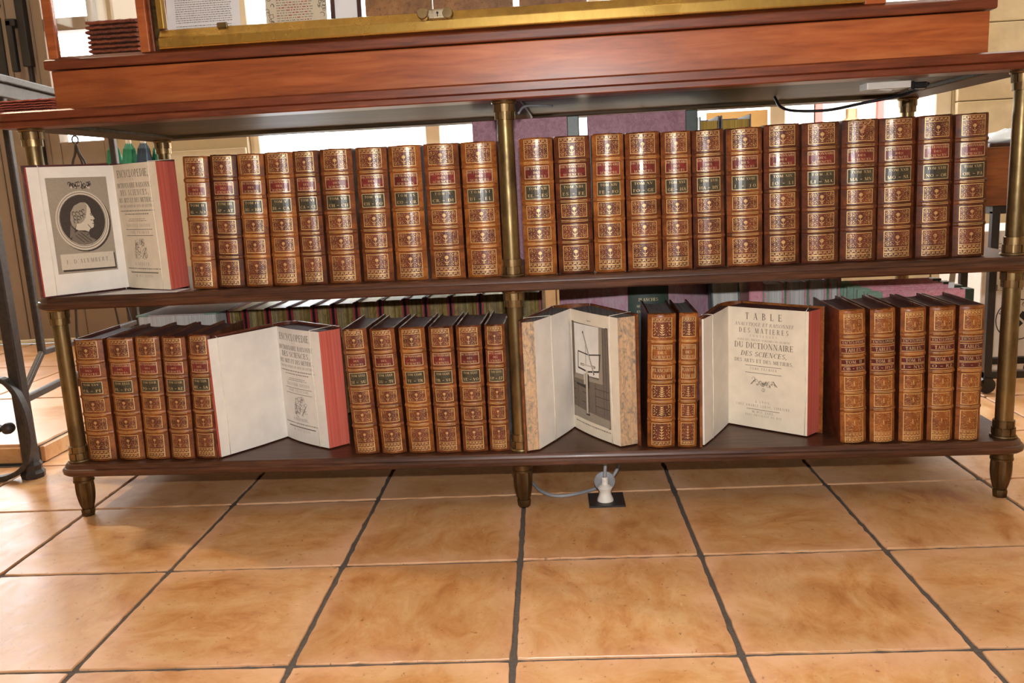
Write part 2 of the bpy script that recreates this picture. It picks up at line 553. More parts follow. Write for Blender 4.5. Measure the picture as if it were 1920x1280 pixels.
# ------------------------------------------------------------------ walls, ceiling
YB = 1.90
mb = MB()
mb.box(-3.0, -2.95, YB, YB + 0.16, -0.02, 2.7)
mb.box(-2.95, -1.79, YB, YB + 0.16, 2.15, 2.7)
mb.box(-1.79, -1.22, YB, YB + 0.16, -0.02, 2.7)
mb.box(-1.22, 1.60, YB, YB + 0.16, -0.02, 0.45)
mb.box(-1.22, 1.60, YB, YB + 0.16, 2.20, 2.7)
mb.box(1.60, 2.40, YB + 0.02, YB + 0.16, -0.02, 2.7)
wall_back = tag(mb.build('wall_back', M['plaster']), 'beige back wall with shop window and pale stone blocks', 'wall', None, 'structure')
mb = MB()
mb.box(-1.785, -1.225, YB - 0.014, YB, 0.05, 0.834)
mb.box(-1.785, -1.225, YB - 0.02, YB, 0.05, 0.13)
mb.build('wainscot', M['plaster_lt'], wall_back, False, 0.003, 1)
rs = random.Random(11)
zc = 0.0
row = 0
while zc < 2.6:
    hh = 0.285
    xs = [1.605, 1.605 + (0.32 if row % 2 else 0.52)]
    while xs[-1] < 2.395:
        xs.append(min(2.395, xs[-1] + 0.5))
    for a, b in zip(xs[:-1], xs[1:]):
        if b - a < 0.04:
            continue
        mb = MB()
        mb.box(a + 0.0015, b - 0.0015, YB - 0.004 - rs.uniform(0, 0.003), YB + 0.02, zc + 0.0015, min(2.7, zc + hh) - 0.0015)
        mb.build('stone_block', M['stone'], wall_back, False, 0.004, 2)
    if zc < 0.42:                       # the same masonry below the window
        x = -1.22 + (0.0 if row % 2 else -0.25)
        while x < 1.6:
            a, b = max(-1.22, x), min(1.6, x + 0.5)
            if b - a > 0.04:
                mb = MB()
                mb.box(a + 0.003, b - 0.003, YB - 0.012 - rs.uniform(0, 0.004), YB, zc + 0.003, min(0.424, zc + hh) - 0.003)
                mb.build('stone_block', M['stone'], wall_back, False, 0.004, 2)
            x += 0.5
    zc += hh
    row += 1

def slab(name, pl, z0, z1, m, label, cat):
    b = MB()
    b.prism(pl, z0, z1)
    return tag(b.build(name, m), label, cat, None, 'structure')

slab('wall_left', [(-3.1, -3.4), (-3.0, -3.4), (-3.0, 2.06), (-3.1, 2.06)], -0.02, 2.7, M['plaster'], 'plain beige wall at the far left of the shop', 'wall')
slab('wall_right', [(2.4, -3.4), (2.5, -3.4), (2.5, 2.06), (2.4, 2.06)], -0.02, 2.7, M['stone'], 'pale stone wall at the far right of the shop', 'wall')
slab('wall_front', [(-3.1, -3.5), (2.5, -3.5), (2.5, -3.4), (-3.1, -3.4)], -0.02, 2.7, M['plaster'], 'beige wall of the shop opposite the window', 'wall')
slab('ceiling', [(-3.1, -3.5), (2.5, -3.5), (2.5, 2.06), (-3.1, 2.06)], 2.7, 2.8, M['ceiling'], 'white ceiling of the shop', 'ceiling')

# the wide shop window
win = tag(empty('window_1', (0, YB, 0.45)), 'wide bright shop window with cream frame behind the shelves', 'window', None, 'structure')
def wbox(name, x0, x1, y0, y1, z0, z1, m, par, bev=0.003):
    b = MB()
    b.box(x0, x1, y0 - par.location.y, y1 - par.location.y, z0 - par.location.z, z1 - par.location.z)
    if par.location.x:
        b.v = [(x - par.location.x, y, z) for x, y, z in b.v]
    return b.build(name, m, par, False, bev, 1)
wbox('window_sill', -1.25, 1.63, YB - 0.06, YB + 0.12, 0.425, 0.455, M['cream'], win)
uprights = [-1.22, -0.48, 0.20, 0.905, 1.54]
for i, x in enumerate(uprights):
    wbox('window_mullion', x, x + (0.04 if i == 0 else 0.06), YB + 0.03, YB + 0.09, 0.455, 2.2, M['cream'], win)
wbox('window_rail', -1.18, 1.54, YB + 0.03, YB + 0.09, 0.455, 0.50, M['cream'], win)
wbox('window_rail', -1.18, 1.54, YB + 0.03, YB + 0.09, 2.14, 2.2, M['cream'], win)
for i in range(4):
    wbox('pane', uprights[i] + (0.04 if i == 0 else 0.06), uprights[i + 1], YB + 0.057, YB + 0.061, 0.50, 2.14, M['glass'], win, 0)

# the taupe glazed door at the left
door = tag(empty('door_1', (-2.1, YB, 0.05)), 'taupe wooden door with narrow glazed leaf and black ironwork', 'door', None, 'structure')
for i in range(2):
    x = -2.276 + i * 0.112
    wbox('board', x, x + 0.108, YB - 0.025, YB + 0.03, 0.052, 2.15, M['taupe'], door)
wbox('door_stile', -2.34, -2.278, YB - 0.03, YB + 0.04, 0.052, 2.15, M['taupe'], door)
wbox('door_stile', -2.95, -2.88, YB - 0.03, YB + 0.04, 0.052, 2.15, M['taupe'], door)
for z0_, z1_ in ((0.052, 0.39), (1.335, 1.385), (2.09, 2.15)):
    wbox('door_rail', -2.88, -2.34, YB - 0.026, YB + 0.04, z0_, z1_, M['taupe'], door)
for z0_, z1_ in ((0.39, 1.335), (1.385, 2.09)):
    wbox('pane', -2.88, -2.34, YB + 0.003, YB + 0.007, z0_, z1_, M['glass'], door, 0)
wbox('door_stile', -2.052, -2.045 + 0.035, YB - 0.03, YB + 0.04, 0.052, 2.15, M['taupe'], door)
wbox('door_stile', -1.818, -1.79, YB - 0.03, YB + 0.04, 0.052, 2.15, M['taupe'], door)
wbox('door_rail', -2.01, -1.818, YB - 0.026, YB + 0.04, 1.335, 1.385, M['taupe'], door)
wbox('door_rail', -2.01, -1.818, YB - 0.026, YB + 0.04, 0.80, 0.895, M['taupe'], door)
wbox('door_rail', -2.01, -1.818, YB - 0.026, YB + 0.04, 0.052, 0.20, M['taupe'], door)
wbox('door_rail', -2.01, -1.818, YB - 0.026, YB + 0.04, 2.08, 2.15, M['taupe'], door)
wbox('door_panel', -2.01, -1.818, YB - 0.008, YB + 0.02, 0.20, 0.80, M['taupe'], door)
wbox('pane', -2.01, -1.818, YB + 0.003, YB + 0.007, 0.895, 1.335, M['glass'], door, 0)
wbox('pane', -2.01, -1.818, YB + 0.003, YB + 0.007, 1.385, 2.08, M['glass'], door, 0)
wbox('threshold', -2.95, -1.79, YB - 0.035, YB, 0.05, 0.068, M['cream'], door)
mb = MB()                                                # long lock plate with trefoil ends
mb.prism([(-0.024, 1.06), (0.024, 1.06), (0.026, 1.40), (-0.026, 1.40)], 0, 0.008)
for zz in (1.03, 1.44):
    for dx, dz, r in ((0, 0, 0.022), (-0.022, 0.008 if zz > 1.2 else -0.008, 0.013), (0.022, 0.008 if zz > 1.2 else -0.008, 0.013), (0, 0.024 if zz > 1.2 else -0.024, 0.013)):
        mb.prism([(dx + r * math.cos(a * PI / 5), zz + dz + r * math.sin(a * PI / 5)) for a in range(10)], 0, 0.008)
mb.v = [(x - 2.212 + 2.1, -0.025 - z, y - 0.05) for x, y, z in mb.v]
pl = mb.build('lock_plate', M['black'], door)
mb = MB()
mb.lathe([(0.002, -0.03), (0.010, -0.026), (0.012, -0.016), (0.006, -0.008), (0.006, 0.0)], 12)
mb.v = [(x - 2.205 + 2.1, z - 0.03, y + 1.09) for x, y, z in mb.v]
mb.build('key_knob', M['brass'], door, True)
mb = MB()                                                # handle block and bolt rod
mb.box(-0.04, -0.015, -0.075, -0.05, 1.18, 1.38)
mb.box(-0.04, 0.0, -0.075, -0.025, 1.355, 1.385)
mb.v = [(x, y, z - 0.05) for x, y, z in mb.v]
mb.build('door_handle', M['black'], door, False, 0.004, 2)
mb = MB()
mb.box(0.0, 0.034, -0.06, -0.025, 1.20, 1.60)
mb.box(0.008, 0.024, -0.045, -0.025, 0.70, 1.95)
mb.v = [(x, y, z - 0.05) for x, y, z in mb.v]
mb.build('bolt_rod', M['black'], door, False, 0.003, 1)

# ------------------------------------------------------------------ outside the window: pavement and the pale house opposite
mb = MB()
mb.prism([(-6, 2.1), (6, 2.1), (6, 7.0), (-6, 7.0)], -0.3, -0.1)
tag(mb.build('ground_outside', M['pavement']), 'pale pavement outside the shop window', 'pavement', None, 'structure')
house = tag(empty('house', (0, 6.5, -0.1)), 'pale sunlit house across the street seen through the window', 'house')
mb = MB()
mb.box(-2.2, 8, 0, 0.3, 0, 3.2)
mb.build('wall', M['facade'], house)
for x, z in ((-1.7, 0.5), (-0.2, 0.5), (1.1, 0.5)):
    mb = MB()
    mb.box(x, x + 0.7, -0.03, 0, z, z + 1.3)
    w_ = mb.build('window', M['dark_glass'], house)
    mb = MB()
    mb.box(x - 0.06, x, -0.06, 0, z - 0.06, z + 1.36)
    mb.box(x + 0.7, x + 0.76, -0.06, 0, z - 0.06, z + 1.36)
    mb.box(x, x + 0.7, -0.06, 0, z + 1.3, z + 1.36)
    mb.box(x - 0.06, x + 0.76, -0.1, 0, z - 0.12, z - 0.06)
    mb.box(x + 0.32, x + 0.38, -0.05, 0, z, z + 1.3)
    mb.build('frame', M['cream'], w_)
for x in (2.3, 3.55):                                     # red shop front opposite, with shelves of wares
    mb = MB()
    mb.box(x, x + 1.1, -0.04, 0, 0.4, 1.9)
    w_ = mb.build('shop_window', M['facade'], house)
    mb = MB()
    for a in (0, 0.53, 1.06):
        mb.box(x + a, x + a + 0.05, -0.1, 0, 0.35, 1.95)
    for b_ in (0.4, 0.85, 1.3, 1.85):
        mb.box(x, x + 1.1, -0.1, 0, b_, b_ + 0.05)
    mb.build('frame', M['red_paint'], w_)
    for k in range(4):
        mb = MB()
        cx, cz = x + 0.28 + 0.53 * (k % 2), 0.62 + 0.45 * (k // 2)
        mb.lathe([(0.01, 0), (0.13, 0.02), (0.15, 0.08), (0.13, 0.14), (0.05, 0.2), (0.05, 0.28)], 14, cx, -0.16, 0)
        mb.v = [(a, b, c + cz - 0.14) for a, b, c in mb.v]
        mb.build('pot', M['facade'] if k % 2 else M['brass'], w_, True)
# poster fixed inside the window
mb = MB()
mb.box(-0.120, 0.120, -0.002, 0.0, 0, 0.4125)
def backlit(name, c):
    t = NT(name)
    t.out(c, 0.9, 0, 0.1)
    o = t.t.nodes['Material Output']
    tl = t.n('ShaderNodeBsdfTranslucent')
    tl.inputs[0].default_value = c
    mx = t.n('ShaderNodeMixShader')
    mx.inputs[0].default_value = 0.8
    t.l(t.b.outputs[0], mx.inputs[1])
    t.l(tl.outputs[0], mx.inputs[2])
    t.l(mx.outputs[0], o.inputs['Surface'])
    return t.mat
M['poster'] = backlit('thin_beige_card', rgb(176, 152, 118))
po = mb.build('window_poster', M['poster'], None, False, 0.001, 1, (0.775, YB + 0.028, 0.4555))
tag(po, 'plain beige board leaning in the bright window behind yellow-edged books', 'board')

# ------------------------------------------------------------------ the tall shelf stand
ZB0, ZB1 = 0.096, 0.120          # bottom shelf
ZM0, ZM1 = 0.440, 0.465          # middle shelf
ZT0, ZT1 = 0.789, 0.8185          # top board
PX, PY = 0.9185, 0.5336
et = tag(empty('display_stand', (0, 0, 0)), 'long two-tier mahogany book stand with brass posts and tapered feet', 'book stand')

def rrect(hx, y0, y1, R, d, n=6):
    x0, x1, a, b, r = -hx + d, hx - d, y0 + d, y1 - d, max(0.002, R - d)
    out = []
    for cx, cy, s in ((x1 - r, a + r, -PI / 2), (x1 - r, b - r, 0), (x0 + r, b - r, PI / 2), (x0 + r, a + r, PI)):
        for i in range(n + 1):
            t = s + PI / 2 * i / n
            out.append((cx + r * math.cos(t), cy + r * math.sin(t)))
    return out

def shelf(name, hx, y0, y1, R, prof, mat):
    b = MB()
    b.sweep([[(x, y, z) for x, y in rrect(hx, y0, y1, R, d)] for d, z in prof])
    return b.build(name, mat, et, True, 0, 0, None, 0.6)

shelf('bottom_shelf', 0.955, -0.040, 0.575, 0.042,
      [(0.005, ZB0), (0.001, ZB0 + 0.003), (0, ZB0 + 0.010), (0.003, ZB0 + 0.014), (0.006, ZB0 + 0.015), (0.007, ZB1 - 0.004), (0.011, ZB1)], M['shelf'])
shelf('middle_shelf', 0.955, -0.040, 0.575, 0.042,
      [(0.005, ZM0), (0.001, ZM0 + 0.003), (0, ZM0 + 0.011), (0.003, ZM0 + 0.015), (0.006, ZM0 + 0.016), (0.007, ZM1 - 0.004), (0.011, ZM1)], M['shelf'])
shelf('top_board', 0.965, -0.046, 0.582, 0.03,
      [(0.006, ZT0 + 0.012), (0.001, ZT0 + 0.0135), (0, ZT1 - 0.003), (0.004, ZT1)], M['mould'])
def ebox(name, x0, x1, y0, y1, z0, z1, m, bev=0.002):
    b = MB()
    b.box(x0, x1, y0, y1, z0, z1)
    return b.build(name, m, et, False, bev, 1)
ZR = ZT0 + 0.0125
for a, b, c, d in ((-0.958, 0.958, -0.040, 0.022), (-0.958, 0.958, 0.50, 0.576), (-0.958, -0.87, 0.022, 0.50), (0.87, 0.958, 0.022, 0.50), (-0.03, 0.03, 0.022, 0.50)):
    ebox('under_rail', a, b, c, d, ZT0, ZR, M['mould'] if c < 0 else M['under'])
for a, b in ((-0.869, -0.031), (0.031, 0.869)):
    ebox('under_panel', a, b, 0.023, 0.499, ZT0 + 0.008, ZR, M['under'], 0)

# brass posts: one segment per tier, castellated collars at both ends
def collar_mesh():
    b = MB()
    b.lathe([(0.0160, 0.0), (0.0232, 0.0), (0.0238, 0.0025), (0.0225, 0.005), (0.0176, 0.0055), (0.0166, 0.0335), (0.0158, 0.034)], 24)
    for z0, z1, r, off in ((0.0058, 0.0195, 0.0208, 0), (0.0200, 0.0330, 0.0190, 0.5)):
        n = 9
        for k in range(n):
            a0 = 2 * PI * (k + off) / n + 0.055
            a1 = 2 * PI * (k + 1 + off) / n - 0.055
            st = 3
            out = [(r * math.cos(a0 + (a1 - a0) * i / st), r * math.sin(a0 + (a1 - a0) * i / st)) for i in range(st + 1)]
            inn = [(0.0165 * math.cos(a0 + (a1 - a0) * i / st), 0.0165 * math.sin(a0 + (a1 - a0) * i / st)) for i in range(st, -1, -1)]
            b.prism(out + inn, z0, z1)
    return b
def seg_mesh(h):
    b = MB()
    b.lathe([(0.0150, 0.001), (0.0158, 0.02), (0.0158, h * 0.4), (0.0150, h - 0.02), (0.0148, h - 0.001)], 28)
    return b
def foot_mesh():
    b = MB()
    b.lathe([(0.0215, 0.096), (0.0215, 0.0945), (0.0195, 0.0935), (0.0195, 0.080), (0.0205, 0.079), (0.0205, 0.0755), (0.0180, 0.075)], 24)
    ring = []
    n = 20
    for t in range(7):
        u = t / 6
        r = 0.0185 + 0.0030 * math.sin(u * PI * 0.62) - 0.0095 * u * u
        z = 0.075 - 0.059 * u
        ring.append([((r if j % 2 else r * 0.88) * math.cos(2 * PI * j / n), (r if j % 2 else r * 0.88) * math.sin(2 * PI * j / n), z) for j in range(n)])
    b.sweep(ring)
    b.lathe([(0.0112, 0.0165), (0.0132, 0.0155), (0.0138, 0.012), (0.0128, 0.003), (0.0115, 0.0)], 8)
    return b

protos = {}
def place(name, key, fn, mat, parent, loc, flip=False, smooth=True):
    if key not in protos:
        o = fn().build(name, mat, parent, smooth, 0, 0, None, 0.5)
        protos[key] = o.data
    else:
        o = bpy.data.objects.new(name, protos[key])
        COL.objects.link(o)
        o.parent = parent
    o.location = loc
    if flip:
        o.rotation_euler = (PI, 0, 0.3)
    return o
for x in (-PX, 0.0, PX):
    for y in (0.0, PY):
        place('foot', 'foot', foot_mesh, M['bronze'], et, (x, y, 0))
        for z0, z1 in ((ZB1, ZM0), (ZM1, ZT0)):
            s = place('brass_post', 'seg%.3f' % (z1 - z0), lambda: seg_mesh(z1 - z0), M['brass'], et, (x, y, z0))
            place('collar', 'collar', collar_mesh, M['brass_dark'], s, (0, 0, 0))
            place('collar', 'collar', collar_mesh, M['brass_dark'], s, (0, 0, z1 - z0), True)

# ------------------------------------------------------------------ the glazed showcase on top of the stand
vc = tag(empty('showcase', (0, 0.22, ZT1)), 'glazed mahogany showcase with brass door rail standing on the book stand', 'showcase')
ZV = 0.822
def vbox(name, x0, x1, y0, y1, z0, z1, m, par=vc, bev=0.002):
    b = MB()
    b.box(x0, x1, y0 - 0.22, y1 - 0.22, z0 - ZV, z1 - ZV)
    return b.build(name, m, par, False, bev, 2)
VX = 0.842
Y0, Y1 = -0.030, 0.50
vbox('front_panel', -VX, VX, Y0, Y0 + 0.02, ZV, 0.8915, M['mahogany'])
vbox('back_panel', -VX, VX, Y1 - 0.02, Y1, ZV, 0.8915, M['mahogany'])
vbox('side_panel', -VX, -VX + 0.02, Y0 + 0.02, Y1 - 0.02, ZV, 0.8915, M['mahogany'])
vbox('side_panel', VX - 0.02, VX, Y0 + 0.02, Y1 - 0.02, ZV, 0.8915, M['mahogany'])
vbox('case_floor', -VX + 0.02, VX - 0.02, Y0 + 0.02, Y1 - 0.02, 0.89, 0.912, M['mould'])
b = MB()                                                  # moulding round the base with a canted top
def ring4(o, z):
    return [(-VX - o, Y0 - o - 0.22, z - ZV), (VX + o, Y0 - o - 0.22, z - ZV), (VX + o, Y1 + o - 0.22, z - ZV), (-VX - o, Y1 + o - 0.22, z - ZV)]
b.sweep([ring4(-0.024, 0.8935), ring4(0.007, 0.8935), ring4(0.008, 0.896), ring4(0.008, 0.909), ring4(0.006, 0.911), ring4(-0.004, 0.917), ring4(-0.020, 0.918)], 0, True, False)
b.build('moulding', M['mould'], vc, False, 0.0008, 1)
ZG = 0.918
vbox('corner_post', -VX, -VX + 0.019, Y0 - 0.002, Y0 + 0.010, ZG - 0.006, 1.50, M['mahogany'])
vbox('corner_post', VX - 0.026, VX, Y0 - 0.002, Y0 + 0.024, ZG - 0.006, 1.50, M['mahogany'])
vbox('corner_post', -VX, -VX + 0.026, Y1 - 0.024, Y1, ZG - 0.006, 1.50, M['mahogany'])
vbox('corner_post', VX - 0.026, VX, Y1 - 0.024, Y1, ZG - 0.006, 1.50, M['mahogany'])
vbox('front_mullion', -0.662, -0.644, Y0 - 0.004, Y0 + 0.022, ZG - 0.004, 1.50, M['mahogany'])
vbox('mullion_bead', -0.644, -0.637, Y0 + 0.002, Y0 + 0.022, ZG - 0.004, 1.50, M['mould'])
vbox('mullion_bead', -0.637, -0.626, Y0 + 0.006, Y0 + 0.022, ZG - 0.004, 1.50, M['under'])
vbox('front_mullion', 0.632, 0.668, Y0 - 0.004, Y0 + 0.022, ZG - 0.004, 1.50, M['mahogany'])
for a, c in ((-VX, VX),):
    vbox('top_rail', a, c, Y0, Y0 + 0.024, 1.50, 1.56, M['mahogany'])
    vbox('top_rail', a, c, Y1 - 0.024, Y1, 1.50, 1.56, M['mahogany'])
vbox('pane', -VX + 0.019, -0.662, Y0 + 0.004, Y0 + 0.007, ZG - 0.002, 1.50, M['glass'], vc, 0)
vbox('pane', 0.668, VX - 0.026, Y0 + 0.008, Y0 + 0.011, ZG - 0.002, 1.50, M['glass'], vc, 0)
vbox('pane', -VX + 0.010, -VX + 0.013, Y0 + 0.024, Y1 - 0.024, ZG - 0.002, 1.50, M['glass'], vc, 0)
vbox('pane', VX - 0.013, VX - 0.010, Y0 + 0.024, Y1 - 0.024, ZG - 0.002, 1.50, M['glass'], vc, 0)
vbox('pane', -VX + 0.026, VX - 0.026, Y1 - 0.012, Y1 - 0.009, ZG - 0.002, 1.50, M['glass'], vc, 0)
# brass-framed door
b = MB()
prof = [(Y0 - 0.006, ZG - 0.001), (Y0 - 0.008, ZG + 0.002), (Y0 - 0.008, ZG + 0.017), (Y0 - 0.004, ZG + 0.021), (Y0 + 0.004, ZG + 0.033), (Y0 + 0.012, ZG + 0.035), (Y0 + 0.014, ZG - 0.001)]
b.sweep([[(x, y - 0.22, z - ZV) for y, z in prof] for x in (-0.625, -0.3, 0, 0.3, 0.631)])
drail = b.build('brass_door_rail', M['brass_bright'], vc, False, 0.0008, 1)
vbox('brass_door_stile', -0.625, -0.613, Y0 - 0.002, Y0 + 0.012, ZG + 0.035, 1.50, M['brass_bright'])
vbox('brass_door_stile', 0.619, 0.631, Y0 - 0.002, Y0 + 0.012, ZG + 0.035, 1.50, M['brass_bright'])
vbox('pane', -0.613, 0.619, Y0 + 0.005, Y0 + 0.008, ZG + 0.033, 1.50, M['glass'], vc, 0)
vbox('glass_clip', -0.515, -0.495, Y0 - 0.001, Y0 + 0.004, ZG + 0.030, ZG + 0.040, M['brass'])
lk = empty('lock', (-0.110, Y0 - 0.011 - 0.22, ZG + 0.026 - ZV))
lk.parent = vc
b = MB()
b.box(-0.014, 0.022, -0.007, 0.006, -0.0085, 0.0085)
b.build('lock_plate', M['steel'], lk, False, 0.003, 3)
def ylathe(b_, prof_, n_, cx, cz):
    k = len(b_.v)
    b_.lathe(prof_, n_)
    b_.v[k:] = [(x + cx, z, y + cz) for x, y, z in b_.v[k:]]
b = MB()
ylathe(b, [(0.0005, -0.019), (0.0085, -0.019), (0.0100, -0.017), (0.0100, 0.004)], 20, -0.021, 0.0)
b.build('knob', M['brass_dark'], lk, True, 0, 0, None, 0.6)
b = MB()
ylathe(b, [(0.0005, -0.010), (0.0085, -0.010), (0.0092, -0.008), (0.0092, 0.004)], 20, 0.022, 0.0)
b.build('end_ring', M['brass_dark'], lk, True, 0, 0, None, 0.6)
b = MB()
ylathe(b, [(0.0001, -0.0076), (0.0022, -0.0076), (0.0022, -0.004)], 12, 0.004, 0.0015)
b.box(0.0032, 0.0048, -0.0076, -0.004, -0.005, 0.001)
b.build('keyhole', M['black'], lk)

# ------------------------------------------------------------------ a small roman capital alphabet (flat polygons, cap height 1)
TH, TN = 0.150, 0.050
def _ln(x0, y0, x1, y1, w):
    dx, dy = x1 - x0, y1 - y0
    if abs(dy) >= abs(dx) * 0.5:           # cut horizontally
        return [[(x0 - w / 2, y0), (x0 + w / 2, y0), (x1 + w / 2, y1), (x1 - w / 2, y1)]]
    return [[(x0, y0 - w / 2), (x1, y1 - w / 2), (x1, y1 + w / 2), (x0, y0 + w / 2)]]
def _sf(x, y, w=0.30):
    h = TN * 0.9
    y0 = y if y < 0.5 else y - h
    return [[(x - w / 2, y0), (x + w / 2, y0), (x + w / 2, y0 + h), (x - w / 2, y0 + h)]]
def _st(x, y0=0.0, y1=1.0, s=True):
    return _ln(x, y0, x, y1, TH) + ((_sf(x, y0) + _sf(x, y1)) if s else [])
def _ar(cx, cy, rx, ry, a0, a1, n=8):
    out = []
    prev = None
    for i in range(n + 1):
        a = math.radians(a0 + (a1 - a0) * i / n)
        w = TN + (TH - TN) * abs(math.cos(a)) ** 1.3
        c, s = math.cos(a), math.sin(a)
        p = ((cx + (rx - w / 2) * c, cy + (ry - TN / 2) * s), (cx + (rx + w / 2) * c, cy + (ry + TN / 2) * s))
        if prev:
            out.append([prev[0], prev[1], p[1], p[0]])
        prev = p
    return out
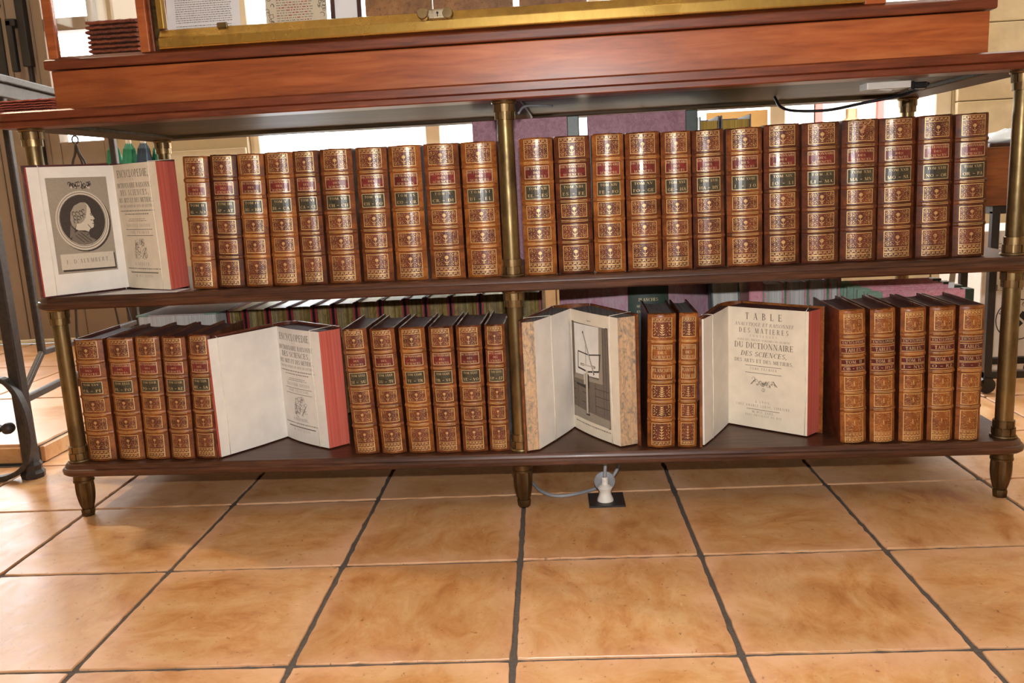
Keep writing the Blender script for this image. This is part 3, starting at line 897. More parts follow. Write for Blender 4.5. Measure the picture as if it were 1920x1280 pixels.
GL = {
    'A': (0.84, _ln(0.12, 0, 0.42, 1, TN) + _ln(0.42, 1, 0.72, 0, TH) + _ln(0.20, 0.34, 0.62, 0.34, TN) + _sf(0.12, 0, 0.24) + _sf(0.72, 0, 0.28)),
    'B': (0.74, _st(0.16) + _ar(0.34, 0.76, 0.22, 0.21, -90, 90) + _ar(0.36, 0.28, 0.26, 0.25, -90, 90) + _ln(0.16, 0.97, 0.36, 0.97, TN) + _ln(0.16, 0.54, 0.36, 0.54, TN) + _ln(0.16, 0.03, 0.38, 0.03, TN)),
    'C': (0.82, _ar(0.44, 0.5, 0.34, 0.47, 50, 310, 12) + _ln(0.70, 0.68, 0.70, 0.98, TN)),
    'D': (0.86, _st(0.16) + _ar(0.38, 0.5, 0.34, 0.47, -90, 90, 10) + _ln(0.16, 0.97, 0.40, 0.97, TN) + _ln(0.16, 0.03, 0.40, 0.03, TN)),
    'E': (0.72, _st(0.16) + _ln(0.16, 0.97, 0.62, 0.97, TN) + _ln(0.16, 0.52, 0.50, 0.52, TN) + _ln(0.16, 0.03, 0.64, 0.03, TN) + _ln(0.60, 0.78, 0.60, 1, TN) + _ln(0.62, 0, 0.62, 0.24, TN) + _ln(0.50, 0.40, 0.50, 0.64, TN)),
    'F': (0.68, _st(0.16) + _ln(0.16, 0.97, 0.60, 0.97, TN) + _ln(0.16, 0.52, 0.48, 0.52, TN) + _ln(0.58, 0.78, 0.58, 1, TN) + _ln(0.48, 0.40, 0.48, 0.64, TN)),
    'G': (0.86, _ar(0.44, 0.5, 0.34, 0.47, 50, 310, 12) + _ln(0.70, 0.68, 0.70, 0.98, TN) + _ln(0.68, 0.08, 0.68, 0.42, TH) + _sf(0.68, 0.42, 0.28)),
    'H': (0.92, _st(0.16) + _st(0.76) + _ln(0.16, 0.52, 0.76, 0.52, TN)),
    'I': (0.36, _st(0.18)),
    'J': (0.46, _ln(0.26, 0.14, 0.26, 1, TH) + _sf(0.26, 1) + _ar(0.14, 0.14, 0.12, 0.18, -150, 0, 5)),
    'K': (0.86, _st(0.16) + _ln(0.24, 0.44, 0.66, 1, TN) + _ln(0.38, 0.60, 0.72, 0, TH) + _sf(0.66, 1, 0.26) + _sf(0.74, 0, 0.24)),
    'L': (0.70, _st(0.16) + _ln(0.16, 0.03, 0.64, 0.03, TN) + _ln(0.62, 0, 0.62, 0.26, TN)),
    'M': (1.06, _ln(0.14, 0, 0.16, 1, TN) + _ln(0.20, 1, 0.52, 0.02, TH) + _ln(0.52, 0.02, 0.86, 1, TN) + _ln(0.90, 0, 0.88, 1, TH) + _sf(0.14, 0, 0.24) + _sf(0.90, 0) + _sf(0.14, 1, 0.2) + _sf(0.92, 1, 0.2)),
    'N': (0.92, _ln(0.15, 0, 0.15, 1, TN) + _ln(0.20, 1, 0.76, 0, TH) + _ln(0.77, 0, 0.77, 1, TN) + _sf(0.15, 0, 0.24) + _sf(0.13, 1, 0.2) + _sf(0.77, 1, 0.24)),
    'O': (0.90, _ar(0.45, 0.5, 0.35, 0.47, 0, 360, 16)),
    'P': (0.70, _st(0.16) + _ar(0.34, 0.73, 0.24, 0.24, -90, 90) + _ln(0.16, 0.97, 0.36, 0.97, TN) + _ln(0.16, 0.48, 0.36, 0.48, TN)),
    'Q': (0.90, _ar(0.45, 0.5, 0.35, 0.47, 0, 360, 16) + _ln(0.46, 0.06, 0.82, -0.22, TH * 0.8)),
    'R': (0.82, _st(0.16) + _ar(0.34, 0.75, 0.23, 0.22, -90, 90) + _ln(0.16, 0.97, 0.36, 0.97, TN) + _ln(0.16, 0.52, 0.36, 0.52, TN) + _ln(0.40, 0.52, 0.70, 0, TH) + _sf(0.74, 0, 0.2)),
    'S': (0.66, _ar(0.33, 0.735, 0.20, 0.235, 40, 270, 8) + _ar(0.33, 0.265, 0.22, 0.235, -140, 90, 8) + _ln(0.53, 0.76, 0.53, 0.98, TN) + _ln(0.11, 0.02, 0.11, 0.26, TN)),
    'T': (0.78, _ln(0.39, 0, 0.39, 1, TH) + _sf(0.39, 0) + _ln(0.06, 0.97, 0.72, 0.97, TN) + _ln(0.08, 0.74, 0.08, 1, TN) + _ln(0.70, 0.74, 0.70, 1, TN)),
    'U': (0.88, _ln(0.18, 0.3, 0.18, 1, TH) + _ar(0.45, 0.32, 0.27, 0.30, 180, 360, 8) + _ln(0.72, 0.3, 0.72, 1, TN) + _sf(0.18, 1) + _sf(0.72, 1, 0.24)),
    'V': (0.82, _ln(0.12, 1, 0.42, 0, TH) + _ln(0.42, 0, 0.70, 1, TN) + _sf(0.12, 1, 0.28) + _sf(0.70, 1, 0.24)),
    'W': (1.14, _ln(0.10, 1, 0.34, 0, TH) + _ln(0.34, 0, 0.56, 0.9, TN) + _ln(0.56, 0.9, 0.80, 0, TH) + _ln(0.80, 0, 1.02, 1, TN) + _sf(0.10, 1, 0.26) + _sf(1.02, 1, 0.22)),
    'X': (0.84, _ln(0.14, 1, 0.70, 0, TH) + _ln(0.14, 0, 0.68, 1, TN) + _sf(0.14, 1, 0.26) + _sf(0.70, 0, 0.26) + _sf(0.14, 0, 0.24) + _sf(0.68, 1, 0.24)),
    'Y': (0.80, _ln(0.40, 0, 0.40, 0.46, TH) + _ln(0.10, 1, 0.40, 0.42, TH) + _ln(0.40, 0.42, 0.68, 1, TN) + _sf(0.40, 0) + _sf(0.10, 1, 0.26) + _sf(0.68, 1, 0.24)),
    'Z': (0.74, _ln(0.62, 1, 0.12, 0, TH) + _ln(0.10, 0.97, 0.66, 0.97, TN) + _ln(0.08, 0.03, 0.66, 0.03, TN) + _ln(0.10, 0.76, 0.10, 1, TN) + _ln(0.64, 0, 0.64, 0.24, TN)),
    '.': (0.30, [[(0.08, 0), (0.22, 0), (0.22, 0.14), (0.08, 0.14)]]),
    ',': (0.30, [[(0.10, 0), (0.22, 0.0), (0.22, 0.14), (0.08, 0.14)], [(0.06, -0.18), (0.14, -0.16), (0.22, 0.02), (0.14, 0.02)]]),
    "'": (0.26, [[(0.10, 0.72), (0.16, 0.72), (0.22, 1.0), (0.08, 1.0)]]),
    '-': (0.70, [[(0.08, 0.42), (0.34, 0.36), (0.34, 0.48), (0.08, 0.54)], [(0.34, 0.36), (0.62, 0.42), (0.62, 0.54), (0.34, 0.48)]]),
    ' ': (0.44, []),
}
def text2d(s, cx, y, h, width=None, track=0.10, italic=0.0, align='c'):
    """polygons of a line of capitals, centred on cx, baseline y"""
    adv = [GL[c][0] + track for c in s]
    tot = sum(adv) - track
    sx = h if width is None else width / tot
    if width is not None and sx > h * 1.5:      # spread the letters rather than stretch them
        track += (width / (h * 1.15) - tot) / max(1, len(s) - 1)
        adv = [GL[c][0] + track for c in s]
        tot = sum(adv) - track
        sx = width / tot
    x = cx - tot * sx / 2 if align == 'c' else cx
    out = []
    for c, a in zip(s, adv):
        for p in GL[c][1]:
            out.append([(x + (q[0] + italic * q[1]) * sx, y + q[1] * h) for q in p])
        x += a * sx
    return out

def rect2(x0, x1, y0, y1, n=1):
    return [[(x0 + (x1 - x0) * i / n, y0), (x0 + (x1 - x0) * (i + 1) / n, y0), (x0 + (x1 - x0) * (i + 1) / n, y1), (x0 + (x1 - x0) * i / n, y1)] for i in range(n)]
def leaf2(x, y, dx, dy, w):
    """pointed leaf from (x,y) towards (x+dx,y+dy)"""
    L = math.hypot(dx, dy)
    nx, ny = -dy / L * w / 2, dx / L * w / 2
    return [[(x, y), (x + dx * 0.35 - nx, y + dy * 0.35 - ny), (x + dx, y + dy), (x + dx * 0.35 + nx, y + dy * 0.35 + ny)]]
def dot2(x, y, r, n=6):
    return [[(x + r * math.cos(2 * PI * i / n), y + r * math.sin(2 * PI * i / n)) for i in range(n)]]
def arc2(x, y, r, a0, a1, w, n=5):
    out, prev = [], None
    for i in range(n + 1):
        a = math.radians(a0 + (a1 - a0) * i / n)
        p = ((x + (r - w / 2) * math.cos(a), y + (r - w / 2) * math.sin(a)), (x + (r + w / 2) * math.cos(a), y + (r + w / 2) * math.sin(a)))
        if prev:
            out.append([prev[0], prev[1], p[1], p[0]])
        prev = p
    return out
def stroke2(pts, w):
    out = []
    for (x0, y0), (x1, y1) in zip(pts[:-1], pts[1:]):
        L = math.hypot(x1 - x0, y1 - y0) or 1e-9
        nx, ny = -(y1 - y0) / L * w / 2, (x1 - x0) / L * w / 2
        out.append([(x0 - nx, y0 - ny), (x1 - nx, y1 - ny), (x1 + nx, y1 + ny), (x0 + nx, y0 + ny)])
    return out

# ------------------------------------------------------------------ gilt tooling
def frame2(hw, z0, z1, t=0.0011):
    return rect2(-hw, hw, z0, z0 + t, 6) + rect2(-hw, hw, z1 - t, z1, 6) + rect2(-hw, -hw + t, z0, z1) + rect2(hw - t, hw, z0, z1)
def flower2(hw, z0, z1):
    H = z1 - z0
    k = min(H, hw * 1.15)
    cy = z0 + H * 0.63
    o = dot2(0, cy, k * 0.05, 8)
    for i in range(8):
        a = 2 * PI * i / 8
        o += leaf2(k * 0.055 * math.cos(a), cy + k * 0.055 * math.sin(a), k * 0.105 * math.cos(a), k * 0.105 * math.sin(a), k * 0.085)
    o += rect2(-k * 0.014, k * 0.014, z0 + H * 0.10, cy - k * 0.12)
    for s in (-1, 1):
        o += leaf2(s * k * 0.01, z0 + H * 0.22, s * k * 0.20, k * 0.18, k * 0.06)
        o += leaf2(0, z0 + H * 0.10, s * k * 0.12, k * 0.07, k * 0.05)
        o += leaf2(s * k * 0.30, z0 + H * 0.50, s * k * 0.12, 0, k * 0.045)
        o += leaf2(s * k * 0.56, z0 + H * 0.50, s * k * 0.15, 0, k * 0.05)
        o += dot2(s * k * 0.24, cy + k * 0.17, k * 0.020) + dot2(s * k * 0.22, z0 + H * 0.40, k * 0.018) + dot2(s * k * 0.44, z0 + H * 0.36, k * 0.022) + dot2(s * k * 0.44, z0 + H * 0.65, k * 0.022) + dot2(s * k * 0.16, cy + k * 0.02, k * 0.016)
        for v in (0, 1):                     # corner sprigs
            bx, bz = s * hw * 0.95, (z0 + H * 0.06) if v == 0 else (z1 - H * 0.06)
            dz = 1 if v == 0 else -1
            o += leaf2(bx, bz, -s * hw * 0.34, dz * H * 0.27, k * 0.035)
            o += leaf2(bx - s * hw * 0.12, bz, -s * hw * 0.22, dz * H * 0.10, k * 0.045)
            o += leaf2(bx, bz + dz * H * 0.12, -s * hw * 0.12, dz * H * 0.17, k * 0.045)
            o += leaf2(bx - s * hw * 0.24, bz + dz * H * 0.10, -s * hw * 0.04, dz * H * 0.14, k * 0.04)
            o += dot2(bx - s * hw * 0.40, bz + dz * H * 0.22, k * 0.036)
            o += dot2(bx - s * hw * 0.42, bz + dz * H * 0.06, k * 0.032)
            o += dot2(bx - s * hw * 0.05, bz + dz * H * 0.33, k * 0.024)
            o += dot2(bx - s * hw * 0.60, bz + dz * H * 0.04, k * 0.024)
            o += dot2(bx - s * hw * 0.72, bz + dz * H * 0.08, k * 0.016)
            o += arc2(bx - s * hw * 0.22, bz + dz * H * 0.30, k * 0.05, 20, 250, k * 0.018, 4)
            o += arc2(bx - s * hw * 0.52, bz + dz * H * 0.14, k * 0.045, 100, 330, k * 0.018, 4)
            o += dot2(bx - s * hw * 0.30, bz + dz * H * 0.36, k * 0.016) + dot2(bx - s * hw * 0.58, bz + dz * H * 0.30, k * 0.018) + dot2(bx - s * hw * 0.16, bz + dz * H * 0.20, k * 0.016)
    return o
def bouquet2(hw, z0, z1):
    """denser palm-leaf tool of the plates and tables volumes"""
    H = z1 - z0
    k = min(H, hw * 1.2)
    o = rect2(-k * 0.025, k * 0.025, z0 + H * 0.08, z1 - H * 0.12)
    for i in range(5):
        z = z0 + H * (0.12 + 0.16 * i)
        for s in (-1, 1):
            o += leaf2(0, z, s * k * (0.30 - 0.035 * i), k * 0.16, k * 0.08)
    for i in range(4):
        for s in (-1, 1):
            x = s * hw * (0.42 + 0.16 * (i % 2) + 0.12 * (i // 2))
            z = z0 + H * (0.14 + 0.24 * i)
            o += dot2(x, z, k * 0.045)
            o += leaf2(s * hw * 0.90, z, -s * hw * 0.20, k * 0.10 * (1 if i < 2 else -1), k * 0.08)
            o += leaf2(s * hw * 0.66, z + H * 0.06, s * hw * 0.14, k * 0.10, k * 0.06)
    return o
def frieze2(hw, z0, z1, n=5):
    o = []
    H = z1 - z0
    w = 2 * hw / n
    for i in range(n):
        x = -hw + w * (i + 0.5)
        o += arc2(x - w * 0.20, z0 + H * 0.55, H * 0.25, 0, 230, H * 0.09, 4)
        o += arc2(x + w * 0.22, z0 + H * 0.45, H * 0.25, 180, 410, H * 0.09, 4)
        o += dot2(x - w * 0.20, z0 + H * 0.52, H * 0.10, 5) + dot2(x + w * 0.45, z0 + H * 0.72, H * 0.09, 5)
    return o

def scatter2(hw, z0, z1):
    """all-over tooling of small curls, leaves and dots round a diamond"""
    rr = random.Random(31)
    H = z1 - z0
    k = min(H, hw * 1.2)
    o = []
    cy = (z0 + z1) / 2
    for s in (-1, 1):
        for v in (-1, 1):
            o += leaf2(0, cy + v * k * 0.02, s * k * 0.10, v * k * 0.14, k * 0.05)
            o += leaf2(0, cy + v * k * 0.14, s * k * 0.09, v * k * 0.16, k * 0.05)
            for _ in range(24):
                x, z = rr.uniform(0.16, 0.93) * hw, rr.uniform(0.06, 0.94) * H / 2
                q = rr.random()
                if q < 0.4:
                    o += dot2(s * x, cy + v * z, k * rr.uniform(0.012, 0.026), 5)
                elif q < 0.75:
                    a = rr.uniform(0, PI)
                    o += leaf2(s * x, cy + v * z, s * k * 0.11 * math.cos(a), v * k * 0.11 * math.sin(a), k * 0.045)
                else:
                    a = rr.uniform(0, 360)
                    o += arc2(s * x, cy + v * z, k * 0.045, a, a + 220, k * 0.022, 4)
    o += dot2(0, cy, k * 0.05, 8)
    return [[(max(-hw, min(hw, x)), max(z0, min(z1, z))) for x, z in p] for p in o]

# ------------------------------------------------------------------ closed calf-bound volumes
class Spine:
    def __init__(self, w, bulge):
        self.w, self.b = w, bulge
    def __call__(self, x, z, o=0.0):
        s = max(-1.0, min(1.0, x / (self.w / 2)))
        dy = 2 * self.b * s / (self.w / 2)
        L = math.hypot(1, dy)
        return (x + o * dy / L, self.b * s * s - o / L, z)

def decal(b, polys, sp, o, mi):
    for p in polys:
        b.poly([sp(x, z, o) for x, z in p], mi)
def patch(b, sp, hw, z0, z1, o, mi, n=8):
    for p in rect2(-hw, hw, z0, z1, n):
        b.poly([sp(x, z, o) for x, z in p], mi)

def closed_book(x, y, z, w, h, lean, vol, rng, kind, label, group, depth=0.185, rz=0.0, torn=0, mats=None):
    root = empty('leather_book', (x, y, z + abs(math.sin(lean)) * w / 2), rz)
    root.rotation_euler = (0, lean, rz)
    tag(root, label, 'book', group)
    lea = mats or M[rng.choice(('leather', 'leather', 'leather_lt', 'leather_dk'))]
    sp = Spine(w, 0.0105 * w / 0.055)
    # cover: two boards and the rounded back
    b = MB()
    ns = 14
    arc = [(-w / 2 + w * i / ns) for i in range(ns + 1)]
    prof = [(0.0, -0.0012), (0.002, 0.0), (0.006, 0.0002), (h * 0.5, 0.0), (h - 0.006, 0.0002), (h - 0.0022, 0.0), (h, -0.0016)]
    jag = [rng.uniform(-0.0012, 0.0006) - (rng.uniform(0.001, 0.003) if rng.random() < 0.12 else 0) for _ in arc]
    jag2 = [rng.uniform(0, 0.001) for _ in arc]
    secs = []
    for i, (zz, off) in enumerate(prof):
        ring = []
        for k, xx in enumerate(arc):
            dz = jag[k] if i == len(prof) - 1 else (jag2[k] if i == 0 else 0)
            ring.append(sp(xx, zz + dz, off))
        ring += [(w / 2 - 0.001, sp.b + 0.004, zz), (-w / 2 + 0.001, sp.b + 0.004, zz)]
        secs.append(ring)
    b.sweep(secs)
    for s in (-1, 1):
        x0, x1 = sorted((s * w / 2, s * (w / 2 - 0.0032)))
        b.box(x0, x1, sp.b + 0.001, depth, 0.0, h, 1)
    cov = b.build('cover', [lea, M['leather_dk']], root, True, 0, 0, None, 0.7)
    b = MB()
    zt = h - 0.005
    n = 6
    x0, x1 = -w / 2 + 0.0034, w / 2 - 0.0034
    secs = []
    for i in range(n + 1):
        xx = x0 + (x1 - x0) * i / n
        dip = 0.0015 * (1 - (2 * i / n - 1) ** 2)
        secs.append([(xx, sp.b + 0.0045, 0.002), (xx, depth - 0.006 - 2 * dip, 0.002), (xx, depth - 0.006 - 2 * dip, zt - dip), (xx, sp.b + 0.0045, zt - dip)])
    b.sweep(secs)
    b.build('page_block', M['grey_edge'] if kind == 'plates' else M['maroon_edge'], root)
    # raised bands with a gilt fillet on each
    bands = {'volume': (0.822, 0.682, 0.533, 0.390, 0.235), 'plates': (0.800, 0.640, 0.500, 0.352, 0.214), 'tables': (0.806, 0.664, 0.528, 0.388, 0.258)}[kind]
    for fz in bands:
        zc_ = h * fz
        b = MB()
        xs = [-w / 2 * 0.985 + w * 0.985 * i / 12 for i in range(13)]
        b.sweep([[sp(xx, zc_ + dz, o) for dz, o in ((-0.0046, -0.0006), (-0.0030, 0.0012), (0, 0.0022), (0.0030, 0.0012), (0.0046, -0.0006))] for xx in xs], 0, False, False)
        for dz in (-0.0012, 0.0014):
            for p in rect2(-w * 0.36, w * 0.36, zc_ + dz - 0.0004, zc_ + dz + 0.0004, 8):
                b.poly([sp(q[0], q[1], 0.0024) for q in p], 1)
        b.build('raised_band', [lea, M['gold']], root, True)
    hw = w * 0.355
    O1, O2 = 0.0003, 0.0006
    field = M['field_lt'] if kind == 'tables' else M['field']
    def panel(f0, f1, orn, fr=(), inner=None):
        b = MB()
        patch(b, sp, hw, h * f0, h * f1, O1, 0)
        decal(b, frame2(hw, h * f0, h * f1), sp, O2, 1)
        a0, a1 = inner or (f0, f1)
        decal(b, orn(hw * 0.94, h * a0 + 0.001, h * a1 - 0.001), sp, O2, 1)
        for c0, c1 in fr:
            decal(b, frieze2(hw * 0.92, h * c0, h * c1), sp, O2, 1)
            decal(b, rect2(-hw, hw, h * c0 - 0.0005, h * c0 + 0.0003, 6), sp, O2, 1)
            decal(b, rect2(-hw, hw, h * c1 - 0.0003, h * c1 + 0.0005, 6), sp, O2, 1)
        b.build('gilt_panel', [field, M['gold']], root)
    def label_part(name, f0, f1, mat, lines, k=1.05, fr=True):
        b = MB()
        hw2 = hw * k
        patch(b, sp, hw2, h * f0, h * f1, 0.0005, 0)
        o = b.build(name, mat, root)
        b = MB()
        if fr:
            decal(b, frame2(hw2 * 0.97, h * f0 + 0.0006, h * f1 - 0.0006, 0.0010), sp, 0.0008, 0)
        else:
            decal(b, rect2(-hw2, hw2, h * f0, h * f0 + 0.0008, 6) + rect2(-hw2, hw2, h * f1 - 0.0008, h * f1, 6), sp, 0.0008, 0)
        for s, fy, hh, wd in lines:
            decal(b, text2d(s, 0, h * (f0 + (f1 - f0) * fy), hh, hw2 * 2 * wd), sp, 0.0009, 0)
        b.build('gilt_lettering', M['gold_txt'], o)
    if kind == 'volume':
        tom, span = vol
        panel(0.850, 0.988, flower2, ((0.955, 0.985),), (0.850, 0.955))
        label_part('title_label', 0.705, 0.801, M['red_label'], [('DICTIONNAIRE', 0.71, 0.0040, 0.90), ('DES', 0.42, 0.0038, 0.28), ('SCIENCES', 0.12, 0.0040, 0.70)])
        label_part('volume_label', 0.558, 0.662, M['green_label'], [('TOM ' + tom, 0.68, 0.0043, 0.72 if len(tom) > 1 else 0.60), (span, 0.18, 0.0053, 0.80)])
        panel(0.417, 0.516, flower2)
        panel(0.262, 0.362, flower2)
        panel(0.022, 0.208, flower2, ((0.024, 0.056), (0.060, 0.092)), (0.094, 0.208))
    elif kind == 'plates':
        panel(0.830, 0.975, bouquet2, ((0.945, 0.972),), (0.830, 0.942))
        label_part('title_label', 0.665, 0.775, lea, [('DICTIONNAIRE', 0.70, 0.0056, 0.92), ('DES', 0.40, 0.0054, 0.42), ('SCIENCES', 0.10, 0.0056, 0.80)])
        label_part('volume_label', 0.522, 0.618, lea, [('PLANCHES', 0.56, 0.0066, 0.88), ('TOM ' + vol, 0.10, 0.0064, 0.80)])
        panel(0.376, 0.478, bouquet2)
        panel(0.236, 0.330, bouquet2)
        panel(0.020, 0.190, bouquet2, ((0.022, 0.05),), (0.052, 0.190))
    else:
        tom, span = vol
        panel(0.830, 0.972, scatter2, ((0.934, 0.97),), (0.830, 0.932))
        label_part('title_label', 0.744, 0.780, M['maroon_label'], [('ENCYCLOPEDIE', 0.26, 0.0046, 0.90)], 1.24, False)
        label_part('title_label', 0.684, 0.728, M['maroon_label'], [('TABLES.', 0.22, 0.0062, 0.72)], 1.24, False)
        label_part('volume_label', 0.597, 0.638, M['maroon_label'], [('TOM. ' + tom, 0.24, 0.0056, 0.70)], 1.24, False)
        label_part('volume_label', 0.548, 0.590, M['maroon_label'], [(span, 0.24, 0.0056, 0.86)], 1.24, False)
        panel(0.404, 0.506, scatter2)
        panel(0.276, 0.370, scatter2)
        panel(0.008, 0.232, scatter2, ((0.010, 0.046), (0.050, 0.082)), (0.086, 0.232))
    if torn:
        b = MB()
        z1_ = h + 0.0002
        pts = [(-w * 0.30, z1_), (-w * 0.12, z1_ - 0.012 * torn), (0.0, z1_ - 0.020 * torn), (w * 0.10, z1_ - 0.010 * torn), (w * 0.26, z1_ - 0.004), (w * 0.24, z1_)]
        for i in range(1, len(pts) - 2):
            b.poly([sp(*pts[0], 0.0012), sp(*pts[i], 0.0012), sp(*pts[i + 1], 0.0012)])
        b.poly([sp(*pts[0], 0.0010), sp(*pts[4], 0.0010), sp(*pts[5], 0.0010)])
        b.build('torn_leather', M['bare_leather'], root)
    return root
M['bare_leather'] = leather('torn_bare_leather', rgb(140, 92, 54), rgb(176, 124, 80), rgb(200, 152, 106), 0.6)

TOPV = [  # volume, letters, left and right at the foot, mean lean
    ('II', 'AL - AO', -0.634, -0.584, 0.010), ('III', 'AP - AT', -0.582, -0.530, 0.010), ('IV', 'AU - BH', -0.524, -0.472, 0.008),
    ('V', 'BI - CA', -0.469, -0.414, 0.006), ('VI', 'CA - CI', -0.412, -0.363, 0.003), ('VII', 'CH - CH', -0.358, -0.296, 0.002),
    ('VIII', 'CH - CO', -0.291, -0.231, 0.003), ('IX', 'CO - CR', -0.226, -0.164, 0.001), ('X', 'CR - DI', -0.158, -0.091, 0.0),
    ('XI', 'DI - EL', -0.087, -0.0195, 0.0),
    ('XII', 'EL - ES', 0.0235, 0.086, 0.0), ('XIII', 'ES - FE', 0.0885, 0.1560, -0.001), ('XIV', 'FE - FO', 0.157, 0.216, 0.001),
    ('XV', 'FO - GE', 0.220, 0.284, -0.001), ('XVI', 'GE - HA', 0.285, 0.340, -0.001), ('XVII', 'HA - HY', 0.343, 0.401, -0.002),
    ('XVIII', 'J - JO', 0.405, 0.470, -0.002), ('XIX', 'JO - LI', 0.474, 0.538, -0.003), ('XX', 'LI - MA', 0.541, 0.607, -0.003),
    ('XXI', 'MA - MN', 0.611, 0.675, -0.001), ('XXII', 'MO - NL', 0.679, 0.743, -0.003), ('XXIII', 'NO - OR', 0.746, 0.806, -0.003),
    ('XXIV', 'OR - PA', 0.811, 0.868, -0.004)]
rb = random.Random(21)
for i, (tom, span, a, c, ln) in enumerate(TOPV):
    lab = 'gilt calf-bound volume lettered TOM %s %s on the middle shelf' % (tom, span.replace(' - ', '-'))
    if tom == 'XXI':
        lab = 'gilt calf volume lettered TOM XXI MA-MN with a torn notched head'
    if tom == 'V':
        lab = 'gilt calf volume lettered TOM V BI-CA with a worn frayed head'
    dk = M['leather_dk'] if i >= 17 else None
    hh = 0.2525 if tom in ('XVI', 'XVII', 'XVIII') else 0.2550
    closed_book((a + c) / 2, -0.006 + rb.uniform(-0.003, 0.003), ZM1, c - a - 0.001, hh + rb.uniform(-0.001, 0.001), math.atan(ln / 0.253), (tom, span), rb, 'volume',
                lab, 'volumes in the row on the middle shelf', torn={'XXI': 1.3, 'V': 0.9}.get(tom, 0), mats=dk)
BOTV = [('XXV', 'PA - PI', -0.899, -0.838, 0.004), ('XXVI', 'PL - PO', -0.833, -0.778, 0.007), ('XXVII', 'PO - PY', -0.774, -0.724, 0.009),
        ('XXVIII', 'QA - RE', -0.718, -0.669, 0.010), ('XXIX', 'RE - SA', -0.665, -0.619, 0.011),
        ('XXXI', 'SI - SU', -0.335, -0.285, -0.007), ('XXXII', 'SU - TE', -0.280, -0.230, -0.007), ('XXXIII', 'TE - TR', -0.225, -0.173, -0.004),
        ('XXXIV', 'TR - VE', -0.169, -0.120, -0.001), ('XXXV', 'VE - VO', -0.116, -0.066, 0.0), ('XXXVI', 'UP - ZZ', -0.062, -0.0225, 0.002)]
for tom, span, a, c, ln in BOTV:
    lab = 'gilt calf-bound volume lettered TOM %s %s on the bottom shelf' % (tom, span.replace(' - ', '-'))
    closed_book((a + c) / 2, -0.014 + rb.uniform(-0.003, 0.003), ZB1, c - a - 0.001, 0.2545 + rb.uniform(-0.001, 0.001), math.atan(ln / 0.253), (tom, span), rb, 'volume',
                lab, 'volumes in rows on the bottom shelf', mats=M['leather_lt'] if tom in ('XXV', 'XXVI', 'XXXIII', 'XXVII') else M['leather'], torn=0.5 if tom == 'XXXI' else 0)
for tom, a, c in (('II', 0.2475, 0.300), ('III', 0.306, 0.3415)):
    closed_book((a + c) / 2, -0.020, ZB1, c - a, 0.263, math.atan(0.006 / 0.253), tom, rb, 'plates',
                'light tan calf volume lettered PLANCHES TOM %s between the open books' % tom, 'plate volumes on the bottom shelf', mats=M['leather_lt'])
for tom, span, a, c, ln in (('II', 'CIB - ESN', 0.614, 0.661, -0.008), ('III', 'ES - HYP', 0.668, 0.713, -0.006), ('IV', 'I - NYS', 0.721, 0.766, -0.004),
                            ('V', 'O - RZ', 0.773, 0.819, -0.004), ('VI', 'S - Z', 0.824, 0.868, -0.002)):
    closed_book((a + c) / 2, -0.022, ZB1, c - a, 0.2575, math.atan(ln / 0.253), (tom, span), rb, 'tables',
                'tan calf volume lettered TABLES TOM %s at the right of the bottom shelf' % tom, 'table volumes at the right end', mats=M['leather_lt'])

# ------------------------------------------------------------------ open books
def qbez(p0, p1, p2, n=10):
    return [((1 - t) ** 2 * p0[0] + 2 * t * (1 - t) * p1[0] + t * t * p2[0], (1 - t) ** 2 * p0[1] + 2 * t * (1 - t) * p1[1] + t * t * p2[1]) for t in [i / n for i in range(n + 1)]]

class Page:
    """maps page coordinates (a: left to right as seen, b: foot to head) onto a curved standing leaf"""
    def __init__(self, curve, z0, z1, right):
        self.c = curve if right else curve[::-1]          # runs left to right
        self.z0, self.z1 = z0, z1
        self.s = [0.0]
        for p, q in zip(self.c[:-1], self.c[1:]):
            self.s.append(self.s[-1] + math.hypot(q[0] - p[0], q[1] - p[1]))
        self.w = self.s[-1]
        self.h = z1 - z0
    def __call__(self, a, b, o=0.0):
        t = max(0.0, min(1.0, a)) * self.w
        i = 0
        while i < len(self.s) - 2 and self.s[i + 1] < t:
            i += 1
        p, q = self.c[i], self.c[i + 1]
        L = self.s[i + 1] - self.s[i]
        k = (t - self.s[i]) / L
        nx, ny = (q[1] - p[1]) / L, -(q[0] - p[0]) / L       # towards the viewer's side
        return (p[0] + (q[0] - p[0]) * k + nx * o, p[1] + (q[1] - p[1]) * k + ny * o, self.z0 + b * self.h)

def print_on(pg, polys, o, b, mi=0):
    for p in polys:
        b.poly([pg(x, y, o) for x, y in p], mi)
def subdiv(p4, nx=8, ny=1):
    """split a quad (bl, br, tr, tl) into strips so it follows the leaf"""
    bl, br, tr, tl = p4
    out = []
    for i in range(nx):
        for j in range(ny):
            def q(u, v):
                return ((1 - v) * ((1 - u) * bl[0] + u * br[0]) + v * ((1 - u) * tl[0] + u * tr[0]), (1 - v) * ((1 - u) * bl[1] + u * br[1]) + v * ((1 - u) * tl[1] + u * tr[1]))
            out.append([q(i / nx, j / ny), q((i + 1) / nx, j / ny), q((i + 1) / nx, (j + 1) / ny), q(i / nx, (j + 1) / ny)])
    return out

